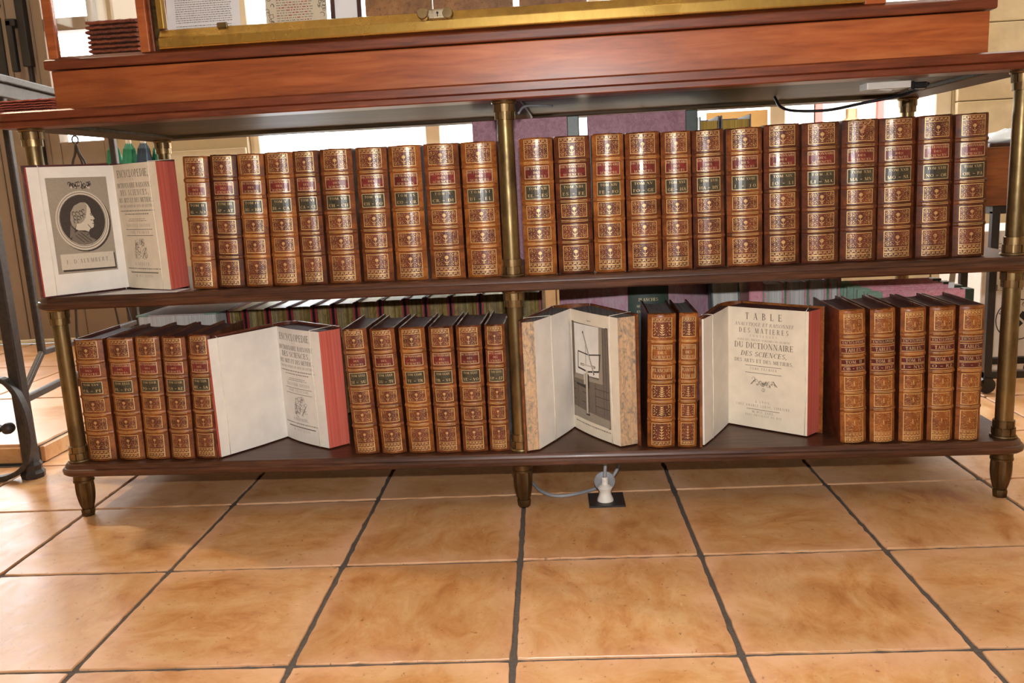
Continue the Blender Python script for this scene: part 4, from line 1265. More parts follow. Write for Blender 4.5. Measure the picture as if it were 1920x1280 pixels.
def open_book(label, z, H, L, G, R, lf, rf, sl, sr, bulge, edge, top, pl, pr, cover, left_fn=None, right_fn=None, cords=(0.14, 0.88), ledge=None, over=(0.007, 0.007)):
    root = tag(empty('open_book', (G[0], G[1], z)), label, 'book', 'antique books standing open')
    def rel(p):
        return (p[0] - G[0], p[1] - G[1])
    L, R, g = rel(L), rel(R), (0.0, 0.0)
    # leaf curves: the leaves rise out of the gutter towards the viewer, then fall away
    def ctrl(e, bg):
        m = (e[0] * 0.42, e[1] * 0.42)
        d = math.hypot(*e)
        n = (e[1] / d, -e[0] / d)
        if n[1] > 0:
            n = (-n[0], -n[1])
        return (m[0] + n[0] * bg, m[1] + n[1] * bg)
    cl = qbez(g, ctrl(L, bulge[0]), L)
    cr = qbez(g, ctrl(R, bulge[1]), R)
    z0, z1 = 0.003, H - 0.004
    pages = []
    for side, cv, e, fv, sv, nm in (('left', cl, L, lf, sl, pl), ('right', cr, R, rf, sr, pr)):
        e2 = (e[0] + fv[0], e[1] + fv[1])
        plan = list(cv) + [e2, sv]
        b = MB()
        n = len(plan)
        k = len(cv)
        vs = [(p[0], p[1], z0) for p in plan] + [(p[0], p[1], z1) for p in plan]
        fs = [(i, (i + 1) % n, n + (i + 1) % n, n + i) for i in range(n)]
        if side == 'right':
            pass
        else:
            fs = [f[::-1] for f in fs]
        for i, f in enumerate(fs):
            b.raw(vs, [f], 0 if i < k - 1 else 1)
        b.raw(vs, [tuple(range(n - 1, -1, -1)) if side == 'right' else tuple(range(n))], 1)
        b.raw(vs, [tuple(range(n, 2 * n)) if side == 'right' else tuple(range(2 * n - 1, n - 1, -1))], 2)
        blk = b.build('page_block', [nm, (ledge or edge) if side == 'left' else edge, top], root, True, 0, 0, None, 0.5)
        pages.append(blk)
        # board behind the leaves
        d = (e2[0] - sv[0], e2[1] - sv[1])
        dl = math.hypot(*d)
        d = (d[0] / dl, d[1] / dl)
        nrm = (d[1], -d[0])
        if nrm[1] < 0:
            nrm = (-nrm[0], -nrm[1])
        t = 0.0042
        p0 = (sv[0] + nrm[0] * 0.0004, sv[1] + nrm[1] * 0.0004)
        ov = over[0] if side == 'left' else over[1]
        p1 = (e2[0] + d[0] * ov + nrm[0] * 0.0004, e2[1] + d[1] * ov + nrm[1] * 0.0004)
        pln = [p0, p1, (p1[0] + nrm[0] * t, p1[1] + nrm[1] * t), (p0[0] + nrm[0] * t, p0[1] + nrm[1] * t)]
        area2 = sum(pln[i][0] * pln[(i + 1) % 4][1] - pln[(i + 1) % 4][0] * pln[i][1] for i in range(4))
        if area2 < 0:
            pln = pln[::-1]
        b = MB()
        b.prism(pln, 0.0, H)
        b.build('cover_board', cover, root, False, 0.0012, 2)
        # cord tied round the leaves
        pg = Page(cv, z0, z1, side == 'right')
        a = cords[1] if side == 'right' else cords[0]
        path = [pg(a, 0.0, 0.0012), pg(a + 0.01, 0.3, 0.0016), pg(a - 0.005, 0.7, 0.0016), pg(a, 1.0, 0.0014)]
        bx, by = sv[0] + d[0] * dl * 0.86 + nrm[0] * (t + 0.001), sv[1] + d[1] * dl * 0.86 + nrm[1] * (t + 0.001)
        path += [(pg(a, 1, 0)[0], pg(a, 1, 0)[1], H - 0.0028), (bx, by, H + 0.001), (bx, by, H * 0.5)]
        b = MB()
        b.tube(path, 0.0009, 6)
        b.build('cord', M['string'], root, True)
        fn = right_fn if side == 'right' else left_fn
        if fn:
            fn(blk, pg)
    # rounded back joining the boards
    b = MB()
    arc = qbez((sl[0], sl[1] + 0.004), ((sl[0] + sr[0]) / 2, max(sl[1], sr[1]) + 0.018), (sr[0], sr[1] + 0.004), 8)
    inn = [(x * 0.9, y - 0.004) for x, y in arc]
    pln = arc[::-1] + inn
    area2 = sum(pln[i][0] * pln[(i + 1) % len(pln)][1] - pln[(i + 1) % len(pln)][0] * pln[i][1] for i in range(len(pln)))
    b.prism(pln if area2 > 0 else pln[::-1], 0.0, H)
    b.build('spine', cover, root, True, 0, 0, None, 0.7)
    return root

def lines_on(blk, pg, rows, cx, mats, name='printed_text'):
    """rows: (text | None for a rule, b, height in m, width fraction, italic, faint)"""
    bs = [MB(), MB()]
    for tx, fb, hh, wd, it, faint in rows:
        if tx is None:
            pol = rect2(cx - wd / 2, cx + wd / 2, fb, fb + 0.0009 / pg.h, 8)
        elif tx.startswith('~'):                 # illegible small print: broken grey strokes
            rr = random.Random(len(tx) * 7 + int(fb * 1000))
            pol = []
            x = cx - wd / 2
            while x < cx + wd / 2:
                w = rr.uniform(0.008, 0.035)
                pol += rect2(x, min(x + w, cx + wd / 2), fb, fb + hh / pg.h, 2)
                x += w + 0.012
        else:
            pol = [[(x, fb + (y - fb)) for x, y in p] for p in text2d(tx, cx, fb, hh / pg.h, wd, 0.10, it)]
        print_on(pg, pol, 0.00035, bs[1 if faint else 0])
    if bs[0].f:
        bs[0].build(name, mats[0], blk)
    if bs[1].f:
        bs[1].build(name, mats[1], blk)

def scroll_device(blk, pg, cx, cy, w, h, seed, n=46):
    """small engraved printer's ornament made of curls"""
    b = MB()
    rr = random.Random(seed)
    for i in range(n):
        t = i / (n - 1)
        x = cx + (rr.uniform(-0.5, 0.5)) * w * (0.9 if t < 0.7 else 0.6)
        y = cy + (t - 0.5) * h
        r = rr.uniform(0.04, 0.12) * w
        a = rr.uniform(0, 360)
        pol = arc2(0, 0, r, a, a + rr.uniform(160, 300), r * 0.16, 6)
        k = pg.w / pg.h
        pol = [[(x + px_, y + py_ * k) for px_, py_ in p] for p in pol]
        print_on(pg, pol, 0.00035, b)
    for s in ((-0.42, -0.5, -0.30, 0.5), (0.1, -0.5, 0.46, 0.1)):
        print_on(pg, stroke2([(cx + s[0] * w, cy + s[1] * h), (cx + s[2] * w, cy + s[3] * h)], 0.008), 0.00035, b)
    b.build('ornament', M['ink'], blk)

def title_rows(edition, tome, place, year):
    return [('ENCYCLOPEDIE,', 0.895, 0.0145, 0.74, 0.0, False), ('OU', 0.868, 0.0040, 0.07, 0, True), ('DICTIONNAIRE RAISONNE', 0.812, 0.0095, 0.80, 0, False),
            ('DES SCIENCES,', 0.752, 0.0110, 0.66, 0, False), ('DES ARTS ET DES METIERS,', 0.696, 0.0088, 0.80, 0, False), ('PAR UNE SOCIETE DE GENS DE LETTRES.', 0.656, 0.0050, 0.80, 0, True),
            ('~bb', 0.624, 0.0022, 0.80, 0, True), ('~ccc', 0.598, 0.0020, 0.56, 0, True), ('~dd', 0.560, 0.0014, 0.36, 0, True), ('~d', 0.545, 0.0014, 0.44, 0, True),
            (edition, 0.500, 0.0060, 0.54, 0, True), (None, 0.477, 0, 0.62, 0, False), (tome, 0.446, 0.0056, 0.46, 0, True), (None, 0.428, 0, 0.62, 0, False),
            (place, 0.190, 0.0060, 0.36, 0, True), ('~eeee', 0.158, 0.0022, 0.78, 0, True), (None, 0.132, 0, 0.64, 0, False), (None, 0.127, 0, 0.64, 0, False), (year, 0.094, 0.0050, 0.38, 0, True)]

def portrait(blk, pg):
    """engraved frontispiece: a wigged head in profile inside an oval frame above a name plate"""
    lay = 0.00030
    def part(name, polys, mat, k):
        b = MB()
        print_on(pg, polys, lay + 0.00018 * k, b)
        b.build(name, mat, blk)
    def ell(cx, cy, rx, ry, n=36):
        return [(cx + rx * math.cos(2 * PI * i / n), cy + ry * math.sin(2 * PI * i / n)) for i in range(n)]
    def fan(pts):
        cx, cy = sum(p[0] for p in pts) / len(pts), sum(p[1] for p in pts) / len(pts)
        return [[(cx, cy), pts[i], pts[(i + 1) % len(pts)]] for i in range(len(pts))]
    part('engraved_ground', subdiv([(0.185, 0.163), (0.893, 0.158), (0.897, 0.912), (0.188, 0.915)], 10, 10), M['eng_grey'], 0)
    part('medallion_shadow', fan(ell(0.566, 0.560, 0.316, 0.236)), M['eng_dark'], 1)
    part('medallion_ring', fan(ell(0.551, 0.572, 0.314, 0.236)), M['eng_light'], 2)
    b = MB()
    for r in (0.293, 0.270):
        pts = ell(0.551, 0.574, r, r * 0.75)
        print_on(pg, stroke2(pts + pts[:1], 0.006), lay + 0.00018 * 3, b)
    b.build('ring_line', M['eng_mid'], blk)
    part('medallion_ground', fan(ell(0.550, 0.577, 0.264, 0.198)), M['eng_dark'], 3)
    coat = [(0.486, 0.497), (0.426, 0.479), (0.391, 0.430), (0.400, 0.418), (0.431, 0.402), (0.529, 0.378), (0.624, 0.385), (0.678, 0.412), (0.609, 0.439), (0.600, 0.481)]
    part('coat', fan(coat), M['eng_mid'], 4)
    face = [(0.600, 0.715), (0.633, 0.693), (0.653, 0.661), (0.654, 0.630), (0.691, 0.582), (0.668, 0.572), (0.675, 0.541), (0.664, 0.515), (0.617, 0.501), (0.600, 0.481), (0.558, 0.494), (0.486, 0.497), (0.452, 0.509), (0.471, 0.549), (0.537, 0.556), (0.584, 0.591)]
    part('face', [[(0.575, 0.60), face[i], face[(i + 1) % len(face)]] for i in range(len(face))], M['eng_light'], 5)
    wig = [(0.404, 0.582), (0.419, 0.643), (0.468, 0.692), (0.543, 0.716), (0.600, 0.715), (0.618, 0.688), (0.604, 0.637), (0.584, 0.591), (0.553, 0.566), (0.522, 0.552), (0.464, 0.549), (0.445, 0.514), (0.413, 0.541)]
    part('wig', fan(wig), M['eng_grey'], 6)
    part('ribbon', fan([(0.398, 0.541), (0.443, 0.499), (0.408, 0.449), (0.371, 0.441), (0.386, 0.501)]), M['eng_mid'], 6)
    b = MB()
    for x, y in ((0.46, 0.60), (0.50, 0.595), (0.54, 0.60), (0.57, 0.61), (0.45, 0.63), (0.49, 0.63), (0.53, 0.635), (0.565, 0.645), (0.46, 0.57), (0.50, 0.57)):
        print_on(pg, arc2(x, y, 0.016, 20, 250, 0.007), lay + 0.0013, b)
    for p in ([(0.648, 0.612), (0.668, 0.610)], [(0.640, 0.619), (0.658, 0.624)], [(0.655, 0.546), (0.675, 0.543)], [(0.640, 0.575), (0.662, 0.570)], [(0.60, 0.54), (0.635, 0.505)],
              [(0.44, 0.46), (0.53, 0.40)], [(0.47, 0.47), (0.58, 0.40)], [(0.50, 0.48), (0.62, 0.405)], [(0.49, 0.495), (0.60, 0.478)], [(0.57, 0.455), (0.605, 0.47)]):
        print_on(pg, stroke2(p, 0.006), lay + 0.0013, b)
    b.build('engraved_lines', M['eng_dark'], blk)
    b = MB()                                             # bow above the medallion
    rr = random.Random(5)
    for i in range(12):
        x = 0.45 + 0.235 * i / 11
        print_on(pg, leaf2(x, 0.822 + rr.uniform(0, 0.03), rr.uniform(-0.05, 0.05), rr.uniform(0.02, 0.045), 0.022), lay + 0.0006, b, i % 2)
        print_on(pg, arc2(x, 0.85 + rr.uniform(-0.012, 0.012), 0.018, rr.uniform(0, 360), rr.uniform(400, 560), 0.008), lay + 0.0008, b, 0)
    b.build('ribbon_bow', [M['eng_dark'], M['eng_light']], blk)
    part('plaque_shadow', subdiv([(0.245, 0.178), (0.880, 0.170), (0.877, 0.300), (0.242, 0.305)], 8), M['eng_dark'], 1)
    part('plaque', subdiv([(0.231, 0.194), (0.865, 0.184), (0.862, 0.310), (0.233, 0.317)], 8), M['eng_light'], 2)
    b = MB()
    print_on(pg, text2d("J. D'ALEMBERT.", 0.552, 0.238, 0.0082 / pg.h, 0.52), lay + 0.0008, b)
    b.build('printed_text', M['eng_mid'], blk)

ZBK = ZM1
open_book('antique book open at a portrait frontispiece at the left of the middle shelf', ZBK, 0.255,
          (-0.914, -0.040), (-0.806, 0.076), (-0.675, -0.006), (-0.005, 0.003), (0.012, 0.055), (-0.010, 0.006), (0.024, 0.050), (0.004, 0.010),
          M['red_edge'], M['maroon_edge'], M['paper'], M['paper_warm'], M['leather_maroon'] if 'leather_maroon' in M else M['field'],
          portrait, lambda blk, pg: (lines_on(blk, pg, title_rows('NOUVELLE EDITION', 'TOME PREMIER', 'A GENEVE,', 'M. DCC. LXXVII'), 0.47, (M['ink'], M['ink_soft'])),
                                     scroll_device(blk, pg, 0.46, 0.320, 0.30, 0.15, 4)), (0.13, 0.86), None, (0.005, -0.006))
open_book('antique book open at an encyclopedia title page beside a blank leaf', ZB1, 0.2505,
          (-0.611, -0.012), (-0.518, 0.121), (-0.398, 0.027), (-0.006, 0.004), (0.034, 0.032), (-0.012, 0.010), (0.034, 0.034), (0.006, 0.012),
          M['red_edge'], M['maroon_edge'], M['paper'], M['paper'], M['field'],
          None, lambda blk, pg: (lines_on(blk, pg, title_rows('TROISIEME EDITION', 'TOME TRENTIEME', 'A NEUFCHATEL,', 'M. DCC. LXXIX'), 0.44, (M['ink'], M['ink_soft'])),
                                 scroll_device(blk, pg, 0.46, 0.320, 0.30, 0.15, 8)), (0.12, 0.82), None, (0.004, -0.002))

def machine_plate(blk, pg):
    lay = 0.0003
    def part(name, polys, mat, k):
        b = MB()
        print_on(pg, polys, lay + 0.0002 * k, b)
        b.build(name, mat, blk)
    part('plate_ground', subdiv([(0.024, 0.112), (0.83, 0.110), (0.819, 0.902), (0.037, 0.903)], 8, 6), M['eng_mid'], 0)
    part('plate_floor', subdiv([(0.024, 0.112), (0.83, 0.110), (0.829, 0.175), (0.025, 0.20)], 8), M['eng_grey'], 1)
    part('plate_opening', subdiv([(0.091, 0.478), (0.627, 0.494), (0.648, 0.900), (0.093, 0.893)], 6), M['paper'], 1)
    part('plate_reveal', subdiv([(0.046, 0.435), (0.70, 0.45), (0.69, 0.478), (0.091, 0.478)], 6), M['eng_grey'], 1)
    part('plate_reveal', subdiv([(0.627, 0.478), (0.70, 0.45), (0.71, 0.90), (0.648, 0.900)], 2), M['eng_grey'], 1)
    b = MB()
    for y in (0.26, 0.34, 0.40):
        print_on(pg, stroke2([(0.03, y), (0.3, y), (0.6, y), (0.825, y)], 0.004), lay + 0.0003, b)
    for x, y0, y1 in ((0.15, 0.20, 0.40), (0.55, 0.20, 0.45), (0.72, 0.20, 0.88), (0.77, 0.20, 0.90)):
        print_on(pg, stroke2([(x, y0), (x, y1)], 0.005), lay + 0.0003, b)
    fr = [(0.024, 0.112), (0.83, 0.110), (0.819, 0.902), (0.037, 0.903), (0.024, 0.112)]
    print_on(pg, stroke2(fr, 0.008), lay + 0.0004, b)
    b.build('masonry_lines', M['eng_dark'], blk)
    b = MB()
    for p, w in (([(0.305, 0.841), (0.42, 0.67), (0.532, 0.509)], 0.035), ([(0.177, 0.67), (0.43, 0.66), (0.679, 0.685)], 0.016), ([(0.183, 0.671), (0.171, 0.533)], 0.022),
                 ([(0.664, 0.68), (0.636, 0.546)], 0.026), ([(0.171, 0.533), (0.40, 0.520), (0.636, 0.546)], 0.022), ([(0.237, 0.567), (0.562, 0.573)], 0.03),
                 ([(0.366, 0.748), (0.362, 0.577)], 0.010), ([(0.12, 0.395), (0.396, 0.385)], 0.03), ([(0.41, 0.50), (0.41, 0.385)], 0.03)):
        print_on(pg, stroke2(p, w * 0.62), lay + 0.0006, b)
    b.build('machine_lines', M['eng_dark'], blk)
    b = MB()
    for p, w in (([(0.315, 0.825), (0.42, 0.668), (0.522, 0.523)], 0.014), ([(0.378, 0.53), (0.369, 0.165)], 0.050), ([(0.330, 0.50), (0.335, 0.41)], 0.06), ([(0.25, 0.567), (0.55, 0.573)], 0.012)):
        print_on(pg, stroke2(p, w), lay + 0.0008, b)
    b.build('machine_light', M['eng_light'], blk)
    b = MB()
    for p, w in (([(0.402, 0.50), (0.394, 0.165)], 0.012), ([(0.350, 0.50), (0.342, 0.165)], 0.008), ([(0.34, 0.165), (0.42, 0.165)], 0.012)):
        print_on(pg, stroke2(p, w), lay + 0.0010, b)
    b.build('machine_lines', M['eng_dark'], blk)
    lines_on(blk, pg, [('~caption', 0.072, 0.0026, 0.76, 0, False), ('~p', 0.93, 0.0020, 0.10, 0, True)], 0.45, (M['ink_soft'], M['ink_soft']))

open_book('antique book open in the middle at an engraved machine plate with mottled edges', ZB1, 0.262,
          (0.037, -0.014), (0.106, 0.134), (0.196, -0.010), (-0.023, -0.008), (0.034, 0.016), (-0.036, 0.020), (0.040, 0.030), (0.004, 0.010),
          M['tan_edge'], M['grey_edge'], M['paper'], M['paper_warm'], M['leather'], None, machine_plate, (0.40, 0.86))

def table_page(blk, pg):
    rows = [('TABLE', 0.905, 0.0135, 0.46, 0, False), ('ANALYTIQUE ET RAISONNEE', 0.852, 0.0068, 0.74, 0.22, True), ('DES MATIERES', 0.795, 0.0098, 0.62, 0, False),
            ('CONTENUES', 0.762, 0.0046, 0.34, 0, True), ('DANS LES TRENTE VOLUMES IN QUARTO', 0.728, 0.0040, 0.66, 0, True), ('DU DICTIONNAIRE', 0.667, 0.0118, 0.74, 0, False),
            ('DES SCIENCES,', 0.602, 0.0098, 0.58, 0.22, False), ('DES ARTS ET DES METIERS,', 0.549, 0.0072, 0.74, 0, False), (None, 0.522, 0, 0.46, 0, False),
            ('TOME PREMIER', 0.490, 0.0050, 0.34, 0, True), (None, 0.462, 0, 0.46, 0, False), ('A LYON,', 0.212, 0.0052, 0.20, 0, True),
            ('CHEZ AMABLE LEROY, LIBRAIRE,', 0.178, 0.0050, 0.70, 0, True), (None, 0.155, 0, 0.42, 0, False), ('M. DCC. LXXX.', 0.126, 0.0050, 0.28, 0, True), ('AVEC PRIVILEGE DU ROI', 0.098, 0.0044, 0.46, 0.2, True)]
    lines_on(blk, pg, rows, 0.455, (M['ink'], M['ink_soft']))
    b = MB()
    k = pg.w / pg.h
    rr = random.Random(2)
    def curl(x, y, r, a, sw, w=0.20):
        print_on(pg, [[(x + p_[0], y + p_[1] * k) for p_ in q] for q in arc2(0, 0, r, a, a + sw, r * w, 7)], 0.00035, b)
    for i in range(26):                                  # flower garland
        t = i / 25
        x = 0.335 + 0.26 * t
        y = 0.395 - 0.020 * math.sin(t * PI) + rr.uniform(-0.022, 0.022)
        curl(x, y, rr.uniform(0.008, 0.020), rr.uniform(0, 360), rr.uniform(180, 300))
        if i % 2:
            print_on(pg, leaf2(x, y, rr.uniform(-0.024, 0.024), rr.uniform(-0.016, 0.022), 0.008), 0.00035, b)
    for cx_, cy_ in ((0.45, 0.372), (0.49, 0.385), (0.455, 0.328)):     # roses
        for q in range(4):
            curl(cx_ + 0.004 * math.cos(q * 2), cy_ + 0.003 * math.sin(q * 2), 0.006 + 0.005 * q, q * 80, 250, 0.18)
    for s_ in (-1, 1):
        for q in range(4):
            print_on(pg, leaf2(0.465 + s_ * (0.11 + 0.012 * q), 0.405 - 0.010 * q, s_ * 0.028, -0.010, 0.008), 0.00035, b)
    b.build('ornament', M['ink'], blk)

open_book('antique book open at a TABLE title page with floral ornament and red edges', ZB1, 0.2545,
          (0.357, -0.014), (0.428, 0.130), (0.561, 0.024), (-0.003, 0.001), (0.030, 0.030), (-0.014, 0.012), (0.036, 0.036), (0.003, 0.002),
          M['red_edge'], M['maroon_edge'], M['paper'], M['paper_warm'], M['leather_lt'], None, table_page, (0.30, 0.97), M['paper'])
mb = MB()
mb.prism([(-0.105, -0.012), (0.06, -0.020), (0.062, 0.03), (-0.08, 0.05)], 0, 0.0005)
sl_ = mb.build('paper_slip', M['paper_white'], None, False, 0, 0, (-0.715, -0.006, ZM1))
tag(sl_, 'loose white paper slip lying under the open portrait book', 'paper')

# ------------------------------------------------------------------ books in the second rows
M['mrb_purple'] = marbled('purple_marbled_paper', rgb(136, 80, 96), rgb(180, 126, 140), None, 60, 0.5)
M['mrb_pink'] = marbled('pink_marbled_paper', rgb(204, 118, 136), rgb(230, 172, 180), None, 70, 0.5)
M['mrb_mauve'] = marbled('mauve_marbled_paper', rgb(206, 188, 196), rgb(196, 128, 152), None, 40, 0.55, (1, 1, 0.35))
M['mrb_grey'] = marbled('grey_marbled_paper', rgb(176, 168, 166), rgb(206, 186, 186), None, 50, 0.55)
M['green_cloth'] = plain('dark_green_leather', rgb(42, 58, 48), 0.4, 0, 0.25, 120)
M['green_corner'] = plain('green_corner_cloth', rgb(132, 158, 138), 0.5, 0, 0.15, 90)
M['dark_board'] = plain('dark_brown_board', rgb(58, 30, 26), 0.4, 0, 0.2, 90)
M['red_lining'] = plain('red_lining', rgb(150, 28, 44), 0.5, 0, 0.1, 90)
M['grey_board'] = plain('grey_board', rgb(120, 116, 118), 0.5, 0, 0.1, 90)
M['teal_board'] = plain('teal_board', rgb(98, 116, 112), 0.5, 0, 0.12, 90)

def fore_edge_book(x0, x1, y, z, h, depth, label, group, board, lining, edge, top, lean=0.0, sq=0.004):
    """book seen from its fore-edge: page block between two boards"""
    w = x1 - x0
    root = tag(empty('bound_book', ((x0 + x1) / 2, y, z + abs(math.sin(lean)) * w / 2)), label, 'book', group)
    root.rotation_euler = (0, lean, 0)
    for s in (-1, 1):
        a, c = sorted((s * w / 2, s * (w / 2 - 0.003)))
        b = MB()
        b.box(a, c, 0, depth, 0, h)
        o = b.build('cover_board', board, root, False, 0.0008, 1)
        if lining:
            a, c = sorted((s * (w / 2 - 0.0031), s * (w / 2 - 0.0062)))
            b = MB()
            b.box(a, c, 0.0008, depth - 0.002, 0.001, h - 0.0015)
            b.build('lining', lining, o)
    b = MB()
    i = 0.0064 if lining else 0.0032
    n = 6
    b.sweep([[(-w / 2 + i + (w - 2 * i) * k / n, sq + 0.006 * (1 - (2 * k / n - 1) ** 2), 0.003) for k in range(n + 1)] + [(w / 2 - i, depth - 0.004, 0.003), (-w / 2 + i, depth - 0.004, 0.003)],
             [(-w / 2 + i + (w - 2 * i) * k / n, sq + 0.006 * (1 - (2 * k / n - 1) ** 2), h - sq) for k in range(n + 1)] + [(w / 2 - i, depth - 0.004, h - sq), (-w / 2 + i, depth - 0.004, h - sq)]], 0, True, False)
    b.poly([(-w / 2 + i + (w - 2 * i) * k / n, sq + 0.006 * (1 - (2 * k / n - 1) ** 2), h - sq) for k in range(n + 1)] + [(w / 2 - i, depth - 0.004, h - sq), (-w / 2 + i, depth - 0.004, h - sq)], 1)
    b.build('page_block', [edge, top], root)
    b = MB()
    b.box(-w / 2, w / 2, depth, depth + 0.004, 0, h)
    b.build('spine', board, root, False, 0.001, 1)
    return root

gb = [-0.700, -0.654, -0.600, -0.547, -0.490, -0.444, -0.389, -0.333, -0.275, -0.227, -0.169, -0.101, -0.030, 0.042]
ordn = ['leftmost', 'second', 'third', 'fourth', 'fifth', 'sixth', 'seventh', 'eighth', 'ninth', 'tenth', 'eleventh', 'twelfth', 'rightmost']
rg = random.Random(4)
for i in range(13):
    hh = 0.262 + 0.0013 * i + rg.uniform(-0.001, 0.001)
    lab = ('%s of the gilt-edged dark books in the back row, bottom shelf' if i in (0, 12) else '%s from left of the gilt-edged dark books in the back row, bottom shelf') % ordn[i]
    fore_edge_book(gb[i] + 0.001, gb[i + 1] - 0.001, 0.292, ZB1, hh, 0.19, lab, 'gilt-edged books behind the bottom row', M['dark_board'], M['red_lining'], M['gilt_edge'], M['cream_edge'])

def flat_book(x0, x1, y0, y1, z, t, label, group, board, edge, corner):
    root = tag(empty('marbled_book', ((x0 + x1) / 2, (y0 + y1) / 2, z)), label, 'book', group)
    hx, hy = (x1 - x0) / 2, (y1 - y0) / 2
    for a, c in ((0, 0.003), (t - 0.003, t)):
        b = MB()
        b.box(-hx, hx, -hy, hy, a, c)
        o = b.build('cover_board', board, root, False, 0.0008, 1)
        for sx in (-1, 1):
            b = MB()
            b.box(*sorted((sx * hx * 1.001, sx * (hx - 0.03))), -hy - 0.0003, -hy + 0.03, a - 0.0002, c + 0.0002)
            b.build('corner', corner, o)
    b = MB()
    b.box(-hx + 0.004, hx - 0.004, -hy + 0.004, hy - 0.002, 0.003, t - 0.003)
    b.build('page_block', edge, root)
    return root
for k in range(6):
    off = (0.004 if k % 2 else -0.003)
    flat_book(-0.905 + off, -0.712 + off, 0.265 - off, 0.46, ZB1 + k * 0.0435, 0.043,
              ('grey marbled book lying flat, topmost of the stack behind the left volumes' if k == 5 else 'grey marbled book lying flat, %s from the bottom of its stack' % ['first', 'second', 'third', 'fourth', 'fifth'][k]),
              'grey marbled books stacked flat', M['mrb_grey'], M['white_edge'], M['green_corner'])

def face_book(x0, x1, y, z, h, t, label, group, board, spine_w, side, corner=None, lean=0.0):
    """upright folio with its front board facing the room"""
    root = tag(empty('marbled_folio', ((x0 + x1) / 2, y, z)), label, 'book', group)
    root.rotation_euler = (lean, 0, 0)
    hx = (x1 - x0) / 2
    sx = 1 if side == 'right' else -1
    for a, c in ((0, 0.003), (t - 0.003, t)):
        b = MB()
        b.box(-hx, hx, a, c, 0, h)
        o = b.build('cover_board', board, root, False, 0.001, 1)
        if corner:
            for zc0, zc1 in ((0.0, 0.03), (h - 0.03, h)):
                b = MB()
                b.box(*sorted((-sx * hx * 1.001, -sx * (hx - 0.03))), a - 0.0004, c + 0.0004, zc0 - 0.0002, zc1 + 0.0002)
                b.build('corner', corner, o)
    b = MB()
    b.box(*sorted((sx * (hx - spine_w), sx * (hx + 0.003))), -0.0008, t + 0.0008, -0.0002, h + 0.0006)
    b.build('spine', M['green_cloth'], root, False, 0.002, 2)
    b = MB()
    b.box(*sorted((-sx * (hx - 0.004), sx * (hx - spine_w - 0.002))), 0.003, t - 0.003, 0.003, h - 0.004)
    b.build('page_block', M['white_edge'], root)
    return root
face_book(-0.100, 0.1355, 0.330, ZM1, 0.3130, 0.05, 'left of two tall purple marbled folios with green spines behind the middle row', 'purple marbled folios', M['mrb_purple'], 0.024, 'right')
face_book(0.157, 0.394, 0.322, ZM1, 0.3110, 0.05, 'right of two tall purple marbled folios with green spines behind the middle row', 'purple marbled folios', M['mrb_purple'], 0.024, 'right')
for a, c, lb in ((0.412, 0.456, 'narrower left'), (0.460, 0.527, 'wider right')):
    fore_edge_book(a, c, 0.400, ZM1, 0.300, 0.15, '%s of two yellow-edged grey books behind the middle row' % lb, 'yellow-edged books', M['grey_board'], None, M['yellow_edge'], M['yellow_edge'], 0.0, 0.010)

# folio standing half open with its green lettered spine to the room
pf = tag(empty('standing_folio', (0.275, 0.235, ZB1)), 'mauve marbled folio standing half open with green spine lettered PLANCHES', 'book')
for (xa, ya), (xb, yb) in (((-0.043, 0.006), (-0.196, 0.115)), ((0.043, 0.006), (0.152, 0.135))):
    d = Vector((xb - xa, yb - ya)).normalized()
    n = Vector((-d.y, d.x)) * 0.004
    if n.y < 0:
        n = -n
    pl_ = [(xa, ya), (xb, yb), (xb + n.x, yb + n.y), (xa + n.x, ya + n.y)]
    if sum(pl_[i][0] * pl_[(i + 1) % 4][1] - pl_[(i + 1) % 4][0] * pl_[i][1] for i in range(4)) < 0:
        pl_ = pl_[::-1]
    b = MB()
    b.prism(pl_, 0, 0.312)
    b.build('cover_board', M['mrb_mauve'], pf)
b = MB()
spf = Spine(0.088, 0.006)
b.sweep([[spf(-0.044 + 0.088 * i / 10, zz) for i in range(11)] + [(0.044, 0.012, zz), (-0.044, 0.012, zz)] for zz in (0, 0.312)])
s_ = b.build('spine', M['green_cloth'], pf, True, 0, 0, None, 0.6)
b = MB()
for tx, zz, hh, wd in (('PLANCHES', 0.252, 0.0068, 0.042), ('ARTS MILITAIRES', 0.2385, 0.0052, 0.052), ('ENCYCLOPEDIE', 0.2265, 0.0050, 0.050)):
    decal(b, text2d(tx, 0, zz, hh, wd), spf, 0.0006, 0)
b.build('gilt_lettering', M['gold_txt'], s_)
b = MB()
b.prism([(-0.035, 0.014), (0.035, 0.014), (0.095, 0.12), (-0.135, 0.10)], 0.003, 0.306)
b.build('page_block', M['white_edge'], pf)

fore_edge_book(0.432, 0.494, 0.300, ZB1, 0.285, 0.16, 'leaning teal-covered book with white fore-edge beside the standing folio', 'white-edged books behind the bottom row', M['teal_board'], None, M['white_edge'], M['white_edge'], -0.045, 0.008)
face = tag(empty('pink_folder', (0.521, 0.292, ZB1)), 'upright pink marbled folder at the left of the white-edged books', 'folder')
b = MB()
b.box(-0.017, 0.009, 0, 0.004, 0, 0.300)
b.box(0.009, 0.011, 0, 0.16, 0, 0.300)
b.box(-0.019, -0.017, 0, 0.16, 0, 0.300)
b.build('board', M['mrb_pink'], face, False, 0.0008, 1)
wb = [0.533, 0.583, 0.632, 0.675, 0.704]
for i in range(4):
    fore_edge_book(wb[i] + 0.0005, wb[i + 1] - 0.0005, 0.300, ZB1, 0.272 + 0.002 * i, 0.16, '%s of four white-edged green and pink books in a row, bottom shelf' % ['leftmost', 'second', 'third', 'rightmost'][i],
                   'white-edged books behind the bottom row', M['green_corner'], M['mrb_pink'], M['white_edge'], M['white_edge'])
